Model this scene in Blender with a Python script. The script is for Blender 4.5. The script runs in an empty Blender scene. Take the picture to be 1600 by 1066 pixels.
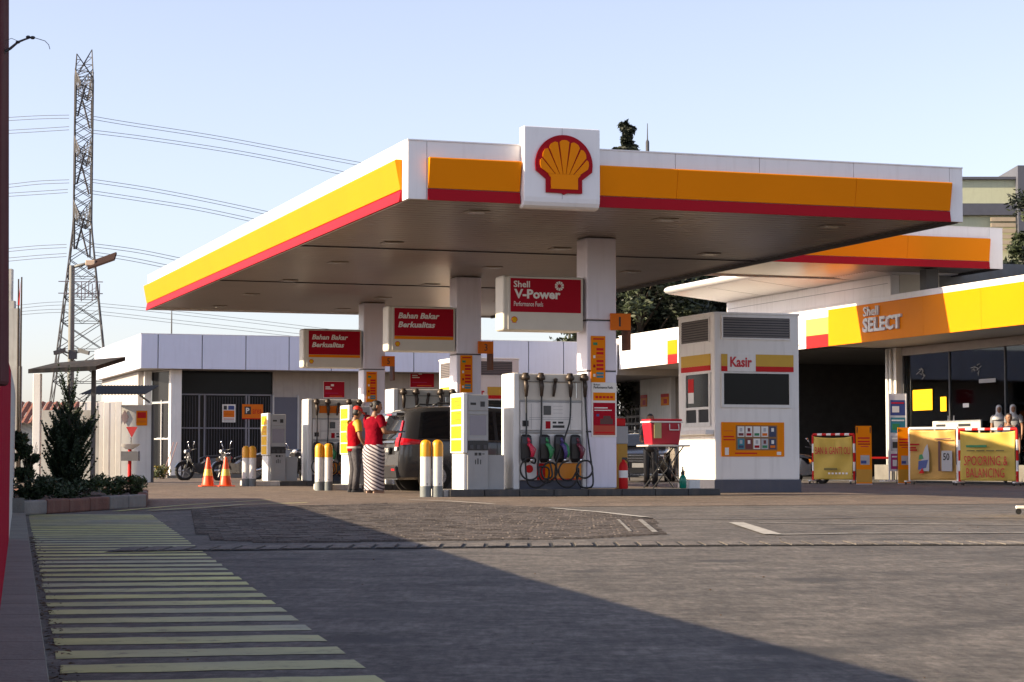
import bpy, bmesh, math, random
import numpy as np
from mathutils import Vector, Matrix
rnd = random.Random(7)
scene = bpy.context.scene
COL = scene.collection
R = math.radians

# ---------------------------------------------------------------- camera, sky, sun, exposure
F_PX, CAM_H, TH, OX, OY = 3260.0, 0.62, 0.330, -1.56, 31.0
PITCH = math.atan(187 / F_PX)
cam = bpy.data.cameras.new('camera'); cam_o = bpy.data.objects.new('camera', cam); COL.objects.link(cam_o)
cam.sensor_width = 36; cam.lens = 36 * F_PX / 1600; cam.clip_start = 0.05; cam.clip_end = 9000
cam_o.location = (0, 0, CAM_H); cam_o.rotation_euler = (math.pi / 2 + PITCH, 0, 0)
scene.camera = cam_o

cT, sT = math.cos(TH), math.sin(TH)
LU, LV, LZ = 2.32, -0.30, -1.0                      # the way sunlight travels, in station axes
sx, sy = -(LU * cT - LV * sT), -(LU * sT + LV * cT)  # towards the sun
SUN_EL = math.atan2(1.0, math.hypot(sx, sy)); SUN_AZ = math.atan2(sx, sy)
world = bpy.data.worlds.new('World'); scene.world = world; world.use_nodes = True
nt = world.node_tree; nt.nodes.clear()
wo = nt.nodes.new('ShaderNodeOutputWorld'); bg = nt.nodes.new('ShaderNodeBackground'); sky = nt.nodes.new('ShaderNodeTexSky')
sky.sky_type = 'NISHITA'; sky.sun_disc = False; sky.sun_elevation = SUN_EL; sky.sun_rotation = SUN_AZ
sky.air_density = 1.0; sky.dust_density = 1.0; sky.ozone_density = 2.5; sky.altitude = 50
bg.inputs['Strength'].default_value = 0.106
hs = nt.nodes.new('ShaderNodeHueSaturation'); hs.inputs['Saturation'].default_value = 0.66
tint = nt.nodes.new('ShaderNodeMixRGB'); tint.blend_type = 'MULTIPLY'; tint.inputs[0].default_value = 1.0; tint.inputs[2].default_value = (1.0, 0.93, 0.99, 1)
nt.links.new(sky.outputs[0], hs.inputs['Color']); nt.links.new(hs.outputs[0], tint.inputs[1]); nt.links.new(tint.outputs[0], bg.inputs[0]); nt.links.new(bg.outputs[0], wo.inputs[0])
sun = bpy.data.lights.new('sun', 'SUN'); sun_o = bpy.data.objects.new('sun', sun); COL.objects.link(sun_o)
sun.energy = 4.9; sun.angle = R(0.53); sun.color = (1.0, 0.81, 0.56)
sun_o.rotation_euler = Vector((sx, sy, 1.0)).to_track_quat('Z', 'Y').to_euler(); sun_o.location = (-30, 10, 30)
vs = scene.view_settings
vs.view_transform = 'Standard'; vs.look = 'None'; vs.exposure = 1.25; vs.gamma = 1; vs.use_curve_mapping = False
scene.display_settings.display_device = 'sRGB'
try:
    scene.cycles.max_bounces = 6; scene.cycles.diffuse_bounces = 4; scene.cycles.glossy_bounces = 3
    scene.cycles.transparent_max_bounces = 8; scene.cycles.caustics_reflective = False; scene.cycles.caustics_refractive = False
except Exception: pass

# ---------------------------------------------------------------- places
cP, sP = math.cos(PITCH), math.sin(PITCH)
def ray(px, py):
    a, b = (px - 800) / F_PX, (533 - py) / F_PX
    return (a, cP - b * sP, sP + b * cP)
def P(px, py, Y):
    r = ray(px, py); k = Y / r[1]; return Vector((r[0] * k, Y, CAM_H + r[2] * k))
def G(px, py, z=0.0):
    r = ray(px, py); k = (z - CAM_H) / r[2]; return Vector((r[0] * k, r[1] * k, z))
def Pv(px, py, v):
    r = ray(px, py); k = (v - OX * sT + OY * cT) / (-r[0] * sT + r[1] * cT)
    X, Y = r[0] * k, r[1] * k
    return ((X - OX) * cT + (Y - OY) * sT, CAM_H + r[2] * k)      # u, z
def Pu(px, py, u):
    r = ray(px, py); k = (u + OX * cT + OY * sT) / (r[0] * cT + r[1] * sT)
    X, Y = r[0] * k, r[1] * k
    return (-(X - OX) * sT + (Y - OY) * cT, CAM_H + r[2] * k)     # v, z
def W(u, v, z=0.0): return Vector((OX + u * cT - v * sT, OY + u * sT + v * cT, z))

# ---------------------------------------------------------------- materials
MATS = {}
def M(name, col, rough=0.5, metal=0.0, spec=0.5, var=0.08, scale=3.0, bump=0.0, bscale=40.0, dirt=0.0, coat=0.0):
    if name in MATS: return MATS[name]
    m = bpy.data.materials.new(name); m.use_nodes = True; MATS[name] = m
    n = m.node_tree.nodes; l = m.node_tree.links; b = n['Principled BSDF']
    b.inputs['Roughness'].default_value = rough; b.inputs['Metallic'].default_value = metal
    b.inputs['Specular IOR Level'].default_value = spec
    if coat: b.inputs['Coat Weight'].default_value = coat
    tc = n.new('ShaderNodeTexCoord')
    nz = n.new('ShaderNodeTexNoise'); nz.inputs['Scale'].default_value = scale; nz.inputs['Detail'].default_value = 6
    nz.inputs['Roughness'].default_value = 0.65
    l.new(tc.outputs['Object'], nz.inputs['Vector'])
    cr = n.new('ShaderNodeValToRGB'); e = cr.color_ramp.elements
    e[0].position = 0.3; e[1].position = 0.7
    e[0].color = tuple(c * (1 - var) for c in col) + (1,); e[1].color = tuple(min(1, c * (1 + var * 0.6)) for c in col) + (1,)
    l.new(nz.outputs['Fac'], cr.inputs[0]); out = cr.outputs[0]
    if dirt:
        mp = n.new('ShaderNodeMapping'); mp.inputs['Scale'].default_value = (6, 6, 0.5)
        n2 = n.new('ShaderNodeTexNoise'); n2.inputs['Scale'].default_value = 1.6; n2.inputs['Detail'].default_value = 5
        l.new(tc.outputs['Object'], mp.inputs[0]); l.new(mp.outputs[0], n2.inputs['Vector'])
        c2 = n.new('ShaderNodeValToRGB'); c2.color_ramp.elements[0].position = 0.5; c2.color_ramp.elements[1].position = 0.75
        c2.color_ramp.elements[0].color = (0, 0, 0, 1); c2.color_ramp.elements[1].color = (dirt, dirt, dirt, 1)
        l.new(n2.outputs['Fac'], c2.inputs[0])
        mx = n.new('ShaderNodeMixRGB'); mx.inputs[2].default_value = (0.16, 0.13, 0.10, 1)
        l.new(c2.outputs[0], mx.inputs[0]); l.new(out, mx.inputs[1]); out = mx.outputs[0]
    l.new(out, b.inputs['Base Color'])
    if bump:
        n3 = n.new('ShaderNodeTexNoise'); n3.inputs['Scale'].default_value = bscale; n3.inputs['Detail'].default_value = 4
        l.new(tc.outputs['Object'], n3.inputs['Vector'])
        bp = n.new('ShaderNodeBump'); bp.inputs['Strength'].default_value = bump; bp.inputs['Distance'].default_value = 0.02
        l.new(n3.outputs['Fac'], bp.inputs['Height']); l.new(bp.outputs[0], b.inputs['Normal'])
    return m

WHITE = M('white_cladding', (0.85, 0.83, 0.82), 0.4, var=0.05, scale=0.7, dirt=0.10)
WHITE2 = M('white_paint', (0.76, 0.75, 0.72), 0.5, var=0.06, dirt=0.14)
CREAM = M('cream_metal', (0.66, 0.62, 0.54), 0.45, var=0.04)
DISPW = M('pump_grey_white', (0.72, 0.70, 0.67), 0.45, var=0.06, dirt=0.12)
GREYM = M('grey_metal', (0.36, 0.36, 0.36), 0.45, var=0.06, dirt=0.1)
DGREY = M('dark_grey', (0.055, 0.055, 0.06), 0.5, var=0.15)
BLACK = M('black_rubber', (0.012, 0.012, 0.013), 0.55, var=0.2)
BLACKP = M('black_plastic', (0.02, 0.02, 0.022), 0.4, var=0.2)
YEL = M('yellow_panel', (0.84, 0.245, 0.0), 0.5, spec=.12, var=0.04, scale=0.6)
YELB = M('bright_yellow', (0.82, 0.46, 0.01), 0.5, spec=.15, var=0.04)
ORANGE = M('orange_panel', (0.75, 0.17, 0.008), 0.5, spec=.2, var=0.05)
RED = M('red_panel', (0.36, 0.002, 0.010), 0.5, spec=.15, var=0.05, scale=0.8)
REDB = M('signal_red', (0.58, 0.012, 0.012), 0.5, spec=.2, var=0.08)
REDK = M('sign_red', (0.38, 0.003, 0.018), 0.5, spec=.12, var=0.04)
LETW = M('white_lettering', (0.80, 0.78, 0.74), 0.5, var=0.02)
LETR = M('red_lettering', (0.55, 0.01, 0.02), 0.5, var=0.02)
LETK = M('black_lettering', (0.02, 0.02, 0.02), 0.5, var=0.02)
CHROME = M('chrome', (0.65, 0.65, 0.66), 0.18, metal=1.0, var=0.03)
STEEL = M('galvanised_steel', (0.17, 0.175, 0.17), 0.6, metal=0.3, var=0.15, dirt=0.15)
SCREEN = M('dark_screen', (0.03, 0.032, 0.045), 0.12, var=0.1)
NAVY = M('slate_blue_paint', (0.065, 0.068, 0.095), 0.5, var=0.12, dirt=0.15)
CONC = M('kerb_concrete', (0.165, 0.155, 0.135), 0.85, var=0.25, scale=2.5, bump=0.35, dirt=0.35)
GLASSD = M('dark_window', (0.012, 0.013, 0.015), 0.12, spec=0.12, var=0.1)
SKIN = M('skin', (0.27, 0.135, 0.075), 0.55, var=0.06, scale=12)
HAIR = M('black_hair', (0.012, 0.010, 0.009), 0.5, var=0.3, scale=60, bump=0.4, bscale=120)
WOODT = M('tan_board', (0.42, 0.34, 0.24), 0.6, var=0.15)
GREEN = M('green_plastic', (0.0, 0.20, 0.13), 0.3, var=0.05)
BLUE = M('print_blue', (0.04, 0.07, 0.25), 0.5, var=0.1)
TEAL = M('print_teal', (0.03, 0.22, 0.30), 0.5, var=0.1)
PINK = M('print_magenta', (0.40, 0.02, 0.16), 0.5, var=0.1)
GRN = M('print_green', (0.03, 0.22, 0.08), 0.5, var=0.1)

# ---------------------------------------------------------------- mesh builder
class MB:
    def __init__(s, o=(0, 0, 0)): s.v, s.f, s.m, s.o = [], [], [], o
    def add(s, pts, faces, m=0):
        b = len(s.v); o = s.o
        s.v += [(p[0] - o[0], p[1] - o[1], p[2] - o[2]) for p in pts]
        for f in faces: s.f.append([b + i for i in f]); s.m.append(m)
        return s
    def box(s, x0, x1, y0, y1, z0, z1, m=0):
        return s.add([(x0, y0, z0), (x1, y0, z0), (x1, y1, z0), (x0, y1, z0), (x0, y0, z1), (x1, y0, z1), (x1, y1, z1), (x0, y1, z1)],
                     [(0, 3, 2, 1), (4, 5, 6, 7), (0, 1, 5, 4), (1, 2, 6, 5), (2, 3, 7, 6), (3, 0, 4, 7)], m)
    def quad(s, a, b, c, d, m=0): return s.add([a, b, c, d], [(0, 1, 2, 3)], m)
    def prism(s, poly, axis, a, b, m=0):
        def mk(p, t): return {'x': (t, p[0], p[1]), 'y': (p[0], t, p[1]), 'z': (p[0], p[1], t)}[axis]
        n = len(poly); pts = [mk(p, a) for p in poly] + [mk(p, b) for p in poly]
        fs = [tuple(range(n))[::-1], tuple(range(n, 2 * n))] + [(i, (i + 1) % n, n + (i + 1) % n, n + i) for i in range(n)]
        return s.add(pts, fs, m)
    def tube(s, pts, r, n=8, m=0, caps=True):
        pts = [Vector(p) for p in pts]; rs = r if isinstance(r, (list, tuple)) else [r] * len(pts)
        V, Fc = [], []; up = None
        for i, p in enumerate(pts):
            t = (pts[min(i + 1, len(pts) - 1)] - pts[max(i - 1, 0)])
            if t.length < 1e-9: t = Vector((0, 0, 1))
            t.normalize()
            if up is None:
                a = Vector((0, 0, 1)) if abs(t.z) < 0.9 else Vector((1, 0, 0)); up = (a - t * a.dot(t)).normalized()
            else:
                up = up - t * up.dot(t)
                up = up.normalized() if up.length > 1e-6 else t.orthogonal().normalized()
            w = t.cross(up)
            for k in range(n):
                a = 2 * math.pi * k / n; V.append(p + (up * math.cos(a) + w * math.sin(a)) * rs[i])
        for i in range(len(pts) - 1):
            for k in range(n):
                Fc.append((i * n + k, i * n + (k + 1) % n, (i + 1) * n + (k + 1) % n, (i + 1) * n + k))
        if caps: Fc.append(tuple(range(n))[::-1]); Fc.append(tuple(range((len(pts) - 1) * n, len(pts) * n)))
        return s.add(V, Fc, m)
    def lathe(s, prof, c=(0, 0, 0), n=16, m=0, sxy=(1, 1)):
        V, Fc = [], []
        for r, z in prof:
            for k in range(n):
                a = 2 * math.pi * k / n; V.append((c[0] + r * sxy[0] * math.cos(a), c[1] + r * sxy[1] * math.sin(a), c[2] + z))
        for i in range(len(prof) - 1):
            for k in range(n): Fc.append((i * n + k, i * n + (k + 1) % n, (i + 1) * n + (k + 1) % n, (i + 1) * n + k))
        Fc.append(tuple(range(n))[::-1]); Fc.append(tuple(range((len(prof) - 1) * n, len(prof) * n)))
        return s.add(V, Fc, m)
    def loft(s, rings, m=0):
        n = len(rings[0]); V = [p for r in rings for p in r]; Fc = []
        for i in range(len(rings) - 1):
            for k in range(n): Fc.append((i * n + k, i * n + (k + 1) % n, (i + 1) * n + (k + 1) % n, (i + 1) * n + k))
        Fc.append(tuple(range(n))[::-1]); Fc.append(tuple(range((len(rings) - 1) * n, len(rings) * n)))
        return s.add(V, Fc, m)
    def ball(s, c, r, n=12, m=0, sc=(1, 1, 1)):
        prof = [(max(1e-4, math.sin(math.pi * i / (n // 2 + 1))), -math.cos(math.pi * i / (n // 2 + 1))) for i in range(n // 2 + 2)]
        V, Fc = [], []
        for a_, b_ in prof:
            for k in range(n):
                a = 2 * math.pi * k / n; V.append((c[0] + r * sc[0] * a_ * math.cos(a), c[1] + r * sc[1] * a_ * math.sin(a), c[2] + r * sc[2] * b_))
        for i in range(len(prof) - 1):
            for k in range(n): Fc.append((i * n + k, i * n + (k + 1) % n, (i + 1) * n + (k + 1) % n, (i + 1) * n + k))
        return s.add(V, Fc, m)
    def build(s, name, mats, parent=None, bevel=0.0, smooth=False, segs=2, normals=True):
        if not isinstance(mats, (list, tuple)): mats = [mats]
        me = bpy.data.meshes.new(name); me.from_pydata([tuple(p) for p in s.v], [], s.f)
        for mt in mats: me.materials.append(mt)
        if any(s.m): me.polygons.foreach_set('material_index', s.m)
        if normals:
            bm = bmesh.new(); bm.from_mesh(me); bmesh.ops.recalc_face_normals(bm, faces=bm.faces); bm.to_mesh(me); bm.free()
        o = bpy.data.objects.new(name, me); COL.objects.link(o)
        if parent: o.parent = parent
        if smooth:
            me.polygons.foreach_set('use_smooth', [True] * len(me.polygons))
            if smooth == 'auto':
                try: me.set_sharp_from_angle(angle=R(40))
                except Exception: pass
        if bevel:
            bv = o.modifiers.new('bevel', 'BEVEL'); bv.width = bevel; bv.segments = segs; bv.limit_method = 'ANGLE'; bv.angle_limit = R(40)
        me.update(); return o

def tag(o, label=None, cat=None, group=None, kind=None):
    if label: o['label'] = label
    if cat: o['category'] = cat
    if group: o['group'] = group
    if kind: o['kind'] = kind
    return o
def T(name, label, cat, u, v, z=0.0, rot=0.0, group=None):          # a thing in the station's axes
    o = bpy.data.objects.new(name, None); o.empty_display_size = 0.2; COL.objects.link(o)
    o.location = W(u, v, z); o.rotation_euler = (0, 0, TH + rot); return tag(o, label, cat, group)
def TW(name, label, cat, loc, rot=0.0, group=None):                  # a thing in world axes
    o = bpy.data.objects.new(name, None); o.empty_display_size = 0.2; COL.objects.link(o)
    o.location = loc; o.rotation_euler = (0, 0, rot); return tag(o, label, cat, group)
def uvplace(o, u=0, v=0, z=0): o.location = W(u, v, z); o.rotation_euler = (0, 0, TH); return o
def dup(o, parent=None):
    c = o.copy(); COL.objects.link(c)
    if parent: c.parent = parent
    for ch in list(o.children): dup(ch, c)
    return c
def txt(s, name, parent, mat, x, y, z, w, h, face='-y', shear=0.0, bold=0.0, ext=0.004):
    cu = bpy.data.curves.new('lettering', 'FONT'); cu.body = s; cu.size = 1; cu.shear = shear; cu.offset = bold; cu.extrude = 0.5; cu.resolution_u = 2
    ob = bpy.data.objects.new('lettering', cu); COL.objects.link(ob)
    me = bpy.data.meshes.new_from_object(ob); bpy.data.objects.remove(ob); bpy.data.curves.remove(cu)
    co = np.array([v.co[:] for v in me.vertices]); mn, mx = co.min(0), co.max(0)
    q = (co - mn) / np.maximum(mx - mn, 1e-6); q[:, 0] *= w; q[:, 1] *= h; q[:, 2] *= ext
    if face == '-y': res = np.stack([x + q[:, 0], y - q[:, 2], z + q[:, 1]], 1)
    elif face == '-x': res = np.stack([x - q[:, 2], y - q[:, 0], z + q[:, 1]], 1)
    me.vertices.foreach_set('co', res.ravel()); me.materials.clear(); me.materials.append(mat); me.update()
    o = bpy.data.objects.new(name, me); COL.objects.link(o); o.parent = parent; return o
def plate(mb, face, a0, a1, z0, z1, d, t, m):
    """a flat print: on face '-y' spans x a0..a1 at y=d (proud by t); on '-x' spans y a0..a1 at x=d"""
    if face == '-y': mb.box(a0, a1, d - t, d, z0, z1, m)
    else: mb.box(d - t, d, a0, a1, z0, z1, m)

def emblem(parent, x, y, z, w, face='-y', sub=True, depth=0.03):
    """scallop emblem: red body with seven golden ribs; x,z is the bottom centre"""
    def flat(pts, d0, d1, mat, name, par, bev=0.0):
        mb = MB()
        if face == '-y': mb.prism([(x + p[0] * w, z + p[1] * w) for p in pts], 'y', y - d1, y - d0)
        return mb.build(name, mat, par, bevel=bev)
    BND = [33, 49.3, 65.6, 81.9, 98.1, 114.4, 130.7, 147]
    N = 40; out = [(0, 0), (0.05, 0.025), (0.315, 0.03), (0.315, 0.25), (0.49, 0.385)]
    out += [(0.5 * math.cos(a), 0.49 + 0.495 * math.sin(a)) for a in [math.pi * i / N for i in range(N + 1)]]
    out += [(-0.49, 0.385), (-0.315, 0.25), (-0.315, 0.03), (-0.05, 0.025)]
    body = flat(out, 0.0, depth, REDB if w < 0.3 else RED, 'emblem', parent)
    hub = (0, 0.15)
    for k in range(7):
        a0 = R(BND[k] + 1.35); a1 = R(BND[k + 1] - 1.35)
        def rim(a):                      # distance from hub to the inner outline
            t = 0.0
            for i in range(200):
                t += 0.005; px_, pz_ = hub[0] + t * math.cos(a), hub[1] + t * math.sin(a)
                if pz_ > 0.40 and math.hypot(px_ / 0.425, (pz_ - 0.48) / 0.42) > 1 and pz_ > 0.48: break
                if pz_ <= 0.48 and (abs(px_) > 0.425 or abs(px_) - 0.30 > (pz_ - 0.28) * 1.2): break
            return t
        am = (a0 + a1) / 2; pts = []
        for a, q in ((a0, 0.96), (a0 * 0.75 + a1 * 0.25, 0.995), (am, 1.0), (a0 * 0.25 + a1 * 0.75, 0.995), (a1, 0.96)):
            t = rim(min(max(a, R(3)), R(177))) * q; pts.append((hub[0] + t * math.cos(a), hub[1] + t * math.sin(a)))
        zs = .336
        pts = [((zs - hub[1]) / math.tan(a1), zs), ((zs - hub[1]) / math.tan(a0), zs)] + pts
        if w > 0.3: flat(pts, depth, depth + 0.018, YEL, 'rib', body)
        else: flat(pts, depth, depth + 0.004, YELB, 'rib', body)
    b = [(-0.235, 0.09), (0.235, 0.09), (0.235, 0.275), (0.285, 0.334), (-0.285, 0.334), (-0.235, 0.275)]
    flat(b, depth, depth + (0.016 if w > 0.3 else 0.003), YEL if w > 0.3 else YELB, 'rib', body)
    return body
# ================================================================ GROUND AND PAVING
def ground_mat(name, c0, c1, c2, sc=1.0, rough=0.85, bump=0.5, crack=0.0):
    m = bpy.data.materials.new(name); m.use_nodes = True
    n = m.node_tree.nodes; l = m.node_tree.links; b = n['Principled BSDF']
    b.inputs['Roughness'].default_value = rough; b.inputs['Specular IOR Level'].default_value = 0.35
    tc = n.new('ShaderNodeTexCoord')
    def nz(s, d=6, r=0.6, dist=0.0):
        x = n.new('ShaderNodeTexNoise'); x.inputs['Scale'].default_value = s; x.inputs['Detail'].default_value = d
        x.inputs['Roughness'].default_value = r; x.inputs['Distortion'].default_value = dist
        l.new(tc.outputs['Object'], x.inputs['Vector']); return x.outputs['Fac']
    def ramp(src, p0, p1, a, b_):
        x = n.new('ShaderNodeValToRGB'); x.color_ramp.elements[0].position = p0; x.color_ramp.elements[1].position = p1
        x.color_ramp.elements[0].color = a + (1,); x.color_ramp.elements[1].color = b_ + (1,); l.new(src, x.inputs[0]); return x.outputs[0]
    def mix(mode, fac, a, b_):
        x = n.new('ShaderNodeMixRGB'); x.blend_type = mode
        if isinstance(fac, float): x.inputs[0].default_value = fac
        else: l.new(fac, x.inputs[0])
        l.new(a, x.inputs[1]); l.new(b_, x.inputs[2]); return x.outputs[0]
    big = ramp(nz(0.22 * sc, 5, 0.55, 0.6), 0.35, 0.68, c0, c1)
    med = ramp(nz(1.7 * sc, 8, 0.72, 0.3), 0.38, 0.64, (0.60, 0.60, 0.60), (1.18, 1.16, 1.14))
    fine = ramp(nz(16 * sc, 7, 0.8), 0.34, 0.66, (0.62, 0.62, 0.62), (1.25, 1.25, 1.25))
    mid = ramp(nz(5.5 * sc, 8, 0.85, 0.8), 0.36, 0.66, (0.50, 0.50, 0.51), (1.32, 1.31, 1.30))
    out = mix('MULTIPLY', 0.9, mix('MULTIPLY', 0.9, mix('MULTIPLY', 0.9, big, med), fine), mid)
    mpb = n.new('ShaderNodeMapping'); mpb.inputs['Scale'].default_value = (1.0, 0.16, 1.0); l.new(tc.outputs['Object'], mpb.inputs[0])
    bx_ = n.new('ShaderNodeTexNoise'); bx_.inputs['Scale'].default_value = 26 * sc; bx_.inputs['Detail'].default_value = 5; bx_.inputs['Roughness'].default_value = .7; l.new(mpb.outputs[0], bx_.inputs['Vector'])
    out = mix('MULTIPLY', 0.85, out, ramp(bx_.outputs['Fac'], .34, .66, (.66, .66, .66), (1.28, 1.27, 1.26)))
    spots = ramp(nz(0.8 * sc, 3, 0.5), 0.62, 0.74, (0, 0, 0), (0.55, 0.55, 0.55))
    x = n.new('ShaderNodeRGB'); x.outputs[0].default_value = c2 + (1,)
    out = mix('MIX', spots, out, x.outputs[0])
    if crack:                      # faint rubber arcs left by turning tyres, and dark oil drips
        sp = n.new('ShaderNodeSeparateXYZ'); l.new(tc.outputs['Object'], sp.inputs[0])
        def mt(op, a, b2=None):
            q = n.new('ShaderNodeMath'); q.operation = op
            for i, w in enumerate((a, b2)):
                if w is None: continue
                if isinstance(w, (int, float)): q.inputs[i].default_value = w
                else: l.new(w, q.inputs[i])
            return q.outputs[0]
        tot = None; wob = nz(0.9, 3, .5)
        for cx, cy, rr, wd in ((7.5, 3.0, 6.2, .11), (7.5, 3.0, 7.55, .10), (-5.0, 19.0, 9.6, .12), (-5.0, 19.0, 11.0, .10), (12.0, 16.0, 9.5, .10), (12.0, 16.0, 8.2, .09), (3.5, 30.0, 18.5, .13)):
            dx = mt('SUBTRACT', sp.outputs[0], cx); dy_ = mt('SUBTRACT', sp.outputs[1], cy)
            d = mt('SQRT', mt('ADD', mt('MULTIPLY', dx, dx), mt('MULTIPLY', dy_, dy_)))
            d = mt('ABSOLUTE', mt('SUBTRACT', mt('ADD', d, mt('MULTIPLY', wob, .25)), rr + .12)); v = mt('SUBTRACT', 1.0, mt('DIVIDE', d, wd * 2.2))
            v = mt('MAXIMUM', v, 0.0); tot = v if tot is None else mt('MAXIMUM', tot, v)
        brk = ramp(nz(3.2, 6, .75), 0.40, 0.68, (0, 0, 0), (1, 1, 1))
        f_ = mt('MULTIPLY', mt('MINIMUM', tot, 1.0), mt('MULTIPLY', brk, crack))
        x2 = n.new('ShaderNodeRGB'); x2.outputs[0].default_value = (.045, .043, .042, 1); out = mix('MIX', f_, out, x2.outputs[0])
        vo = n.new('ShaderNodeTexVoronoi'); vo.inputs['Scale'].default_value = .85; l.new(tc.outputs['Object'], vo.inputs['Vector'])
        dr_ = ramp(mt('ADD', vo.outputs['Distance'], mt('MULTIPLY', nz(9, 3), .07)), .15, .24, (.8, .8, .8), (0, 0, 0)); out = mix('MIX', dr_, out, x2.outputs[0])
    l.new(out, b.inputs['Base Color'])
    bp = n.new('ShaderNodeBump'); bp.inputs['Strength'].default_value = bump; bp.inputs['Distance'].default_value = 0.012
    l.new(nz(45 * sc, 6, 0.75), bp.inputs['Height'])
    bp2 = n.new('ShaderNodeBump'); bp2.inputs['Strength'].default_value = .55; bp2.inputs['Distance'].default_value = .035
    l.new(nz(6.0 * sc, 9, 0.82), bp2.inputs['Height']); l.new(bp.outputs[0], bp2.inputs['Normal']); l.new(bp2.outputs[0], b.inputs['Normal'])
    return m
ASPH = ground_mat('worn_asphalt', (0.122, 0.112, 0.102), (0.166, 0.151, 0.135), (0.082, 0.078, 0.074), crack=.75)
FORE = ground_mat('forecourt_concrete', (0.165, 0.130, 0.103), (0.215, 0.17, 0.136), (0.11, 0.095, 0.085), sc=1.3)
PAVM = ground_mat('paving_brick', (0.112, 0.096, 0.086), (0.158, 0.134, 0.119), (0.06, 0.05, 0.047), sc=2.5)
SLATE = ground_mat('dark_asphalt', (0.05, 0.05, 0.052), (0.075, 0.073, 0.072), (0.04, 0.04, 0.04))
DIRTM = ground_mat('soil', (0.045, 0.032, 0.022), (0.075, 0.055, 0.038), (0.03, 0.022, 0.016), sc=4)
def sheet(name, pts, z, mat, kind='structure', parent=None, thick=0.0):
    mb = MB()
    if thick: mb.prism([(p[0], p[1]) for p in pts], 'z', z, z + thick)
    else: mb.add([(p[0], p[1], z) for p in pts], [tuple(range(len(pts)))])
    o = mb.build(name, mat, parent)
    if not parent: o['kind'] = kind
    return o
gb = MB()
xs = [-4000, -300, -60, -20, 0, 20, 60, 300, 4000]; ys = [-300, -20, 5, 15, 30, 60, 120, 400, 6000]
pts = [(x, y, 0) for y in ys for x in xs]; nx = len(xs)
gb.add(pts, [(j * nx + i, j * nx + i + 1, (j + 1) * nx + i + 1, (j + 1) * nx + i) for j in range(len(ys) - 1) for i in range(nx - 1)])
gb.build('ground', ASPH)['kind'] = 'structure'
sheet('forecourt', [W(-9, -2.9), W(13.5, -4.1), W(13.5, 43), W(-9, 43)], 0.004, FORE)

# brick paving in front of the pump islands, laid brick by brick (far too many and too fine to count)
PV = [G(q[0], q[1]) for q in ((300, 797), (480, 791), (700, 786), (862, 796), (1009, 811), (1024, 836), (930, 842), (640, 846.5), (430, 849), (330, 845))]
def inside(x, y, poly):
    c = False; j = len(poly) - 1
    for i in range(len(poly)):
        if (poly[i].y > y) != (poly[j].y > y) and x < (poly[j].x - poly[i].x) * (y - poly[i].y) / (poly[j].y - poly[i].y) + poly[i].x: c = not c
        j = i
    return c
pb = MB(); ang = R(9); ca, sa = math.cos(ang), math.sin(ang)
for j in range(-10, 175):
    for i in range(-40, 40):
        lx, ly = (i + (0.5 if j % 2 else 0)) * 0.206, j * 0.106
        x, y = -1.0 + lx * ca - ly * sa, 15.0 + lx * sa + ly * ca
        if not inside(x, y, PV): continue
        hx, hy = 0.1, 0.05; zs = 0.015 + rnd.gauss(0, 0.0022); tx, ty = rnd.gauss(0, 0.012), rnd.gauss(0, 0.018)
        q = []
        for dx, dy, e in ((-hx, -hy, 0), (hx, -hy, 0), (hx, hy, 0), (-hx, hy, 0), (-hx + .006, -hy + .006, 1), (hx - .006, -hy + .006, 1), (hx - .006, hy - .006, 1), (-hx + .006, hy - .006, 1)):
            q.append((x + dx * ca - dy * sa, y + dx * sa + dy * ca, 0.001 if not e else zs + dx * tx + dy * ty))
        pb.add(q, [(4, 5, 6, 7), (0, 1, 5, 4), (1, 2, 6, 5), (2, 3, 7, 6), (3, 0, 4, 7)])
pav = pb.build('paving_bricks', PAVM, normals=False); pav['kind'] = 'stuff'

PAINTW = M('worn_white_paint', (0.36, 0.34, 0.30), 0.8, var=0.45, scale=7)
def paint_mat(name, col, wear=.52, sc=7.0):
    m = bpy.data.materials.new(name); m.use_nodes = True; n = m.node_tree.nodes; l = m.node_tree.links; b = n['Principled BSDF']; b.inputs['Roughness'].default_value = .85; b.inputs['Specular IOR Level'].default_value = .2
    tc = n.new('ShaderNodeTexCoord'); res = []
    for s, d, r_, p0, p1, c0, c1 in ((sc, 9, .8, wear - .10, wear + .08, (1, 1, 1), (0, 0, 0)), (1.1, 4, .6, .35, .7, tuple(c * .72 for c in col), tuple(min(1, c * 1.1) for c in col)), (.5, 3, .5, .40, .66, (0, 0, 0), (.8, .8, .8))):
        x = n.new('ShaderNodeTexNoise'); x.inputs['Scale'].default_value = s; x.inputs['Detail'].default_value = d; x.inputs['Roughness'].default_value = r_; l.new(tc.outputs['Object'], x.inputs['Vector'])
        q = n.new('ShaderNodeValToRGB'); q.color_ramp.elements[0].position = p0; q.color_ramp.elements[1].position = p1; q.color_ramp.elements[0].color = c0 + (1,); q.color_ramp.elements[1].color = c1 + (1,); l.new(x.outputs['Fac'], q.inputs[0]); res.append(q.outputs[0])
    g = n.new('ShaderNodeMixRGB'); g.inputs[2].default_value = (.30, .30, .27, 1); l.new(res[2], g.inputs[0]); l.new(res[1], g.inputs[1])
    k = n.new('ShaderNodeMixRGB'); k.inputs[1].default_value = (.12, .11, .10, 1); l.new(res[0], k.inputs[0]); l.new(g.outputs[0], k.inputs[2]); l.new(k.outputs[0], b.inputs['Base Color']); return m
PAINTY = paint_mat('faded_yellow_paint', (0.54, 0.525, 0.225), .63)
PAINTF = paint_mat('faint_white_paint', (0.36, 0.34, 0.30), .52)
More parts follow.
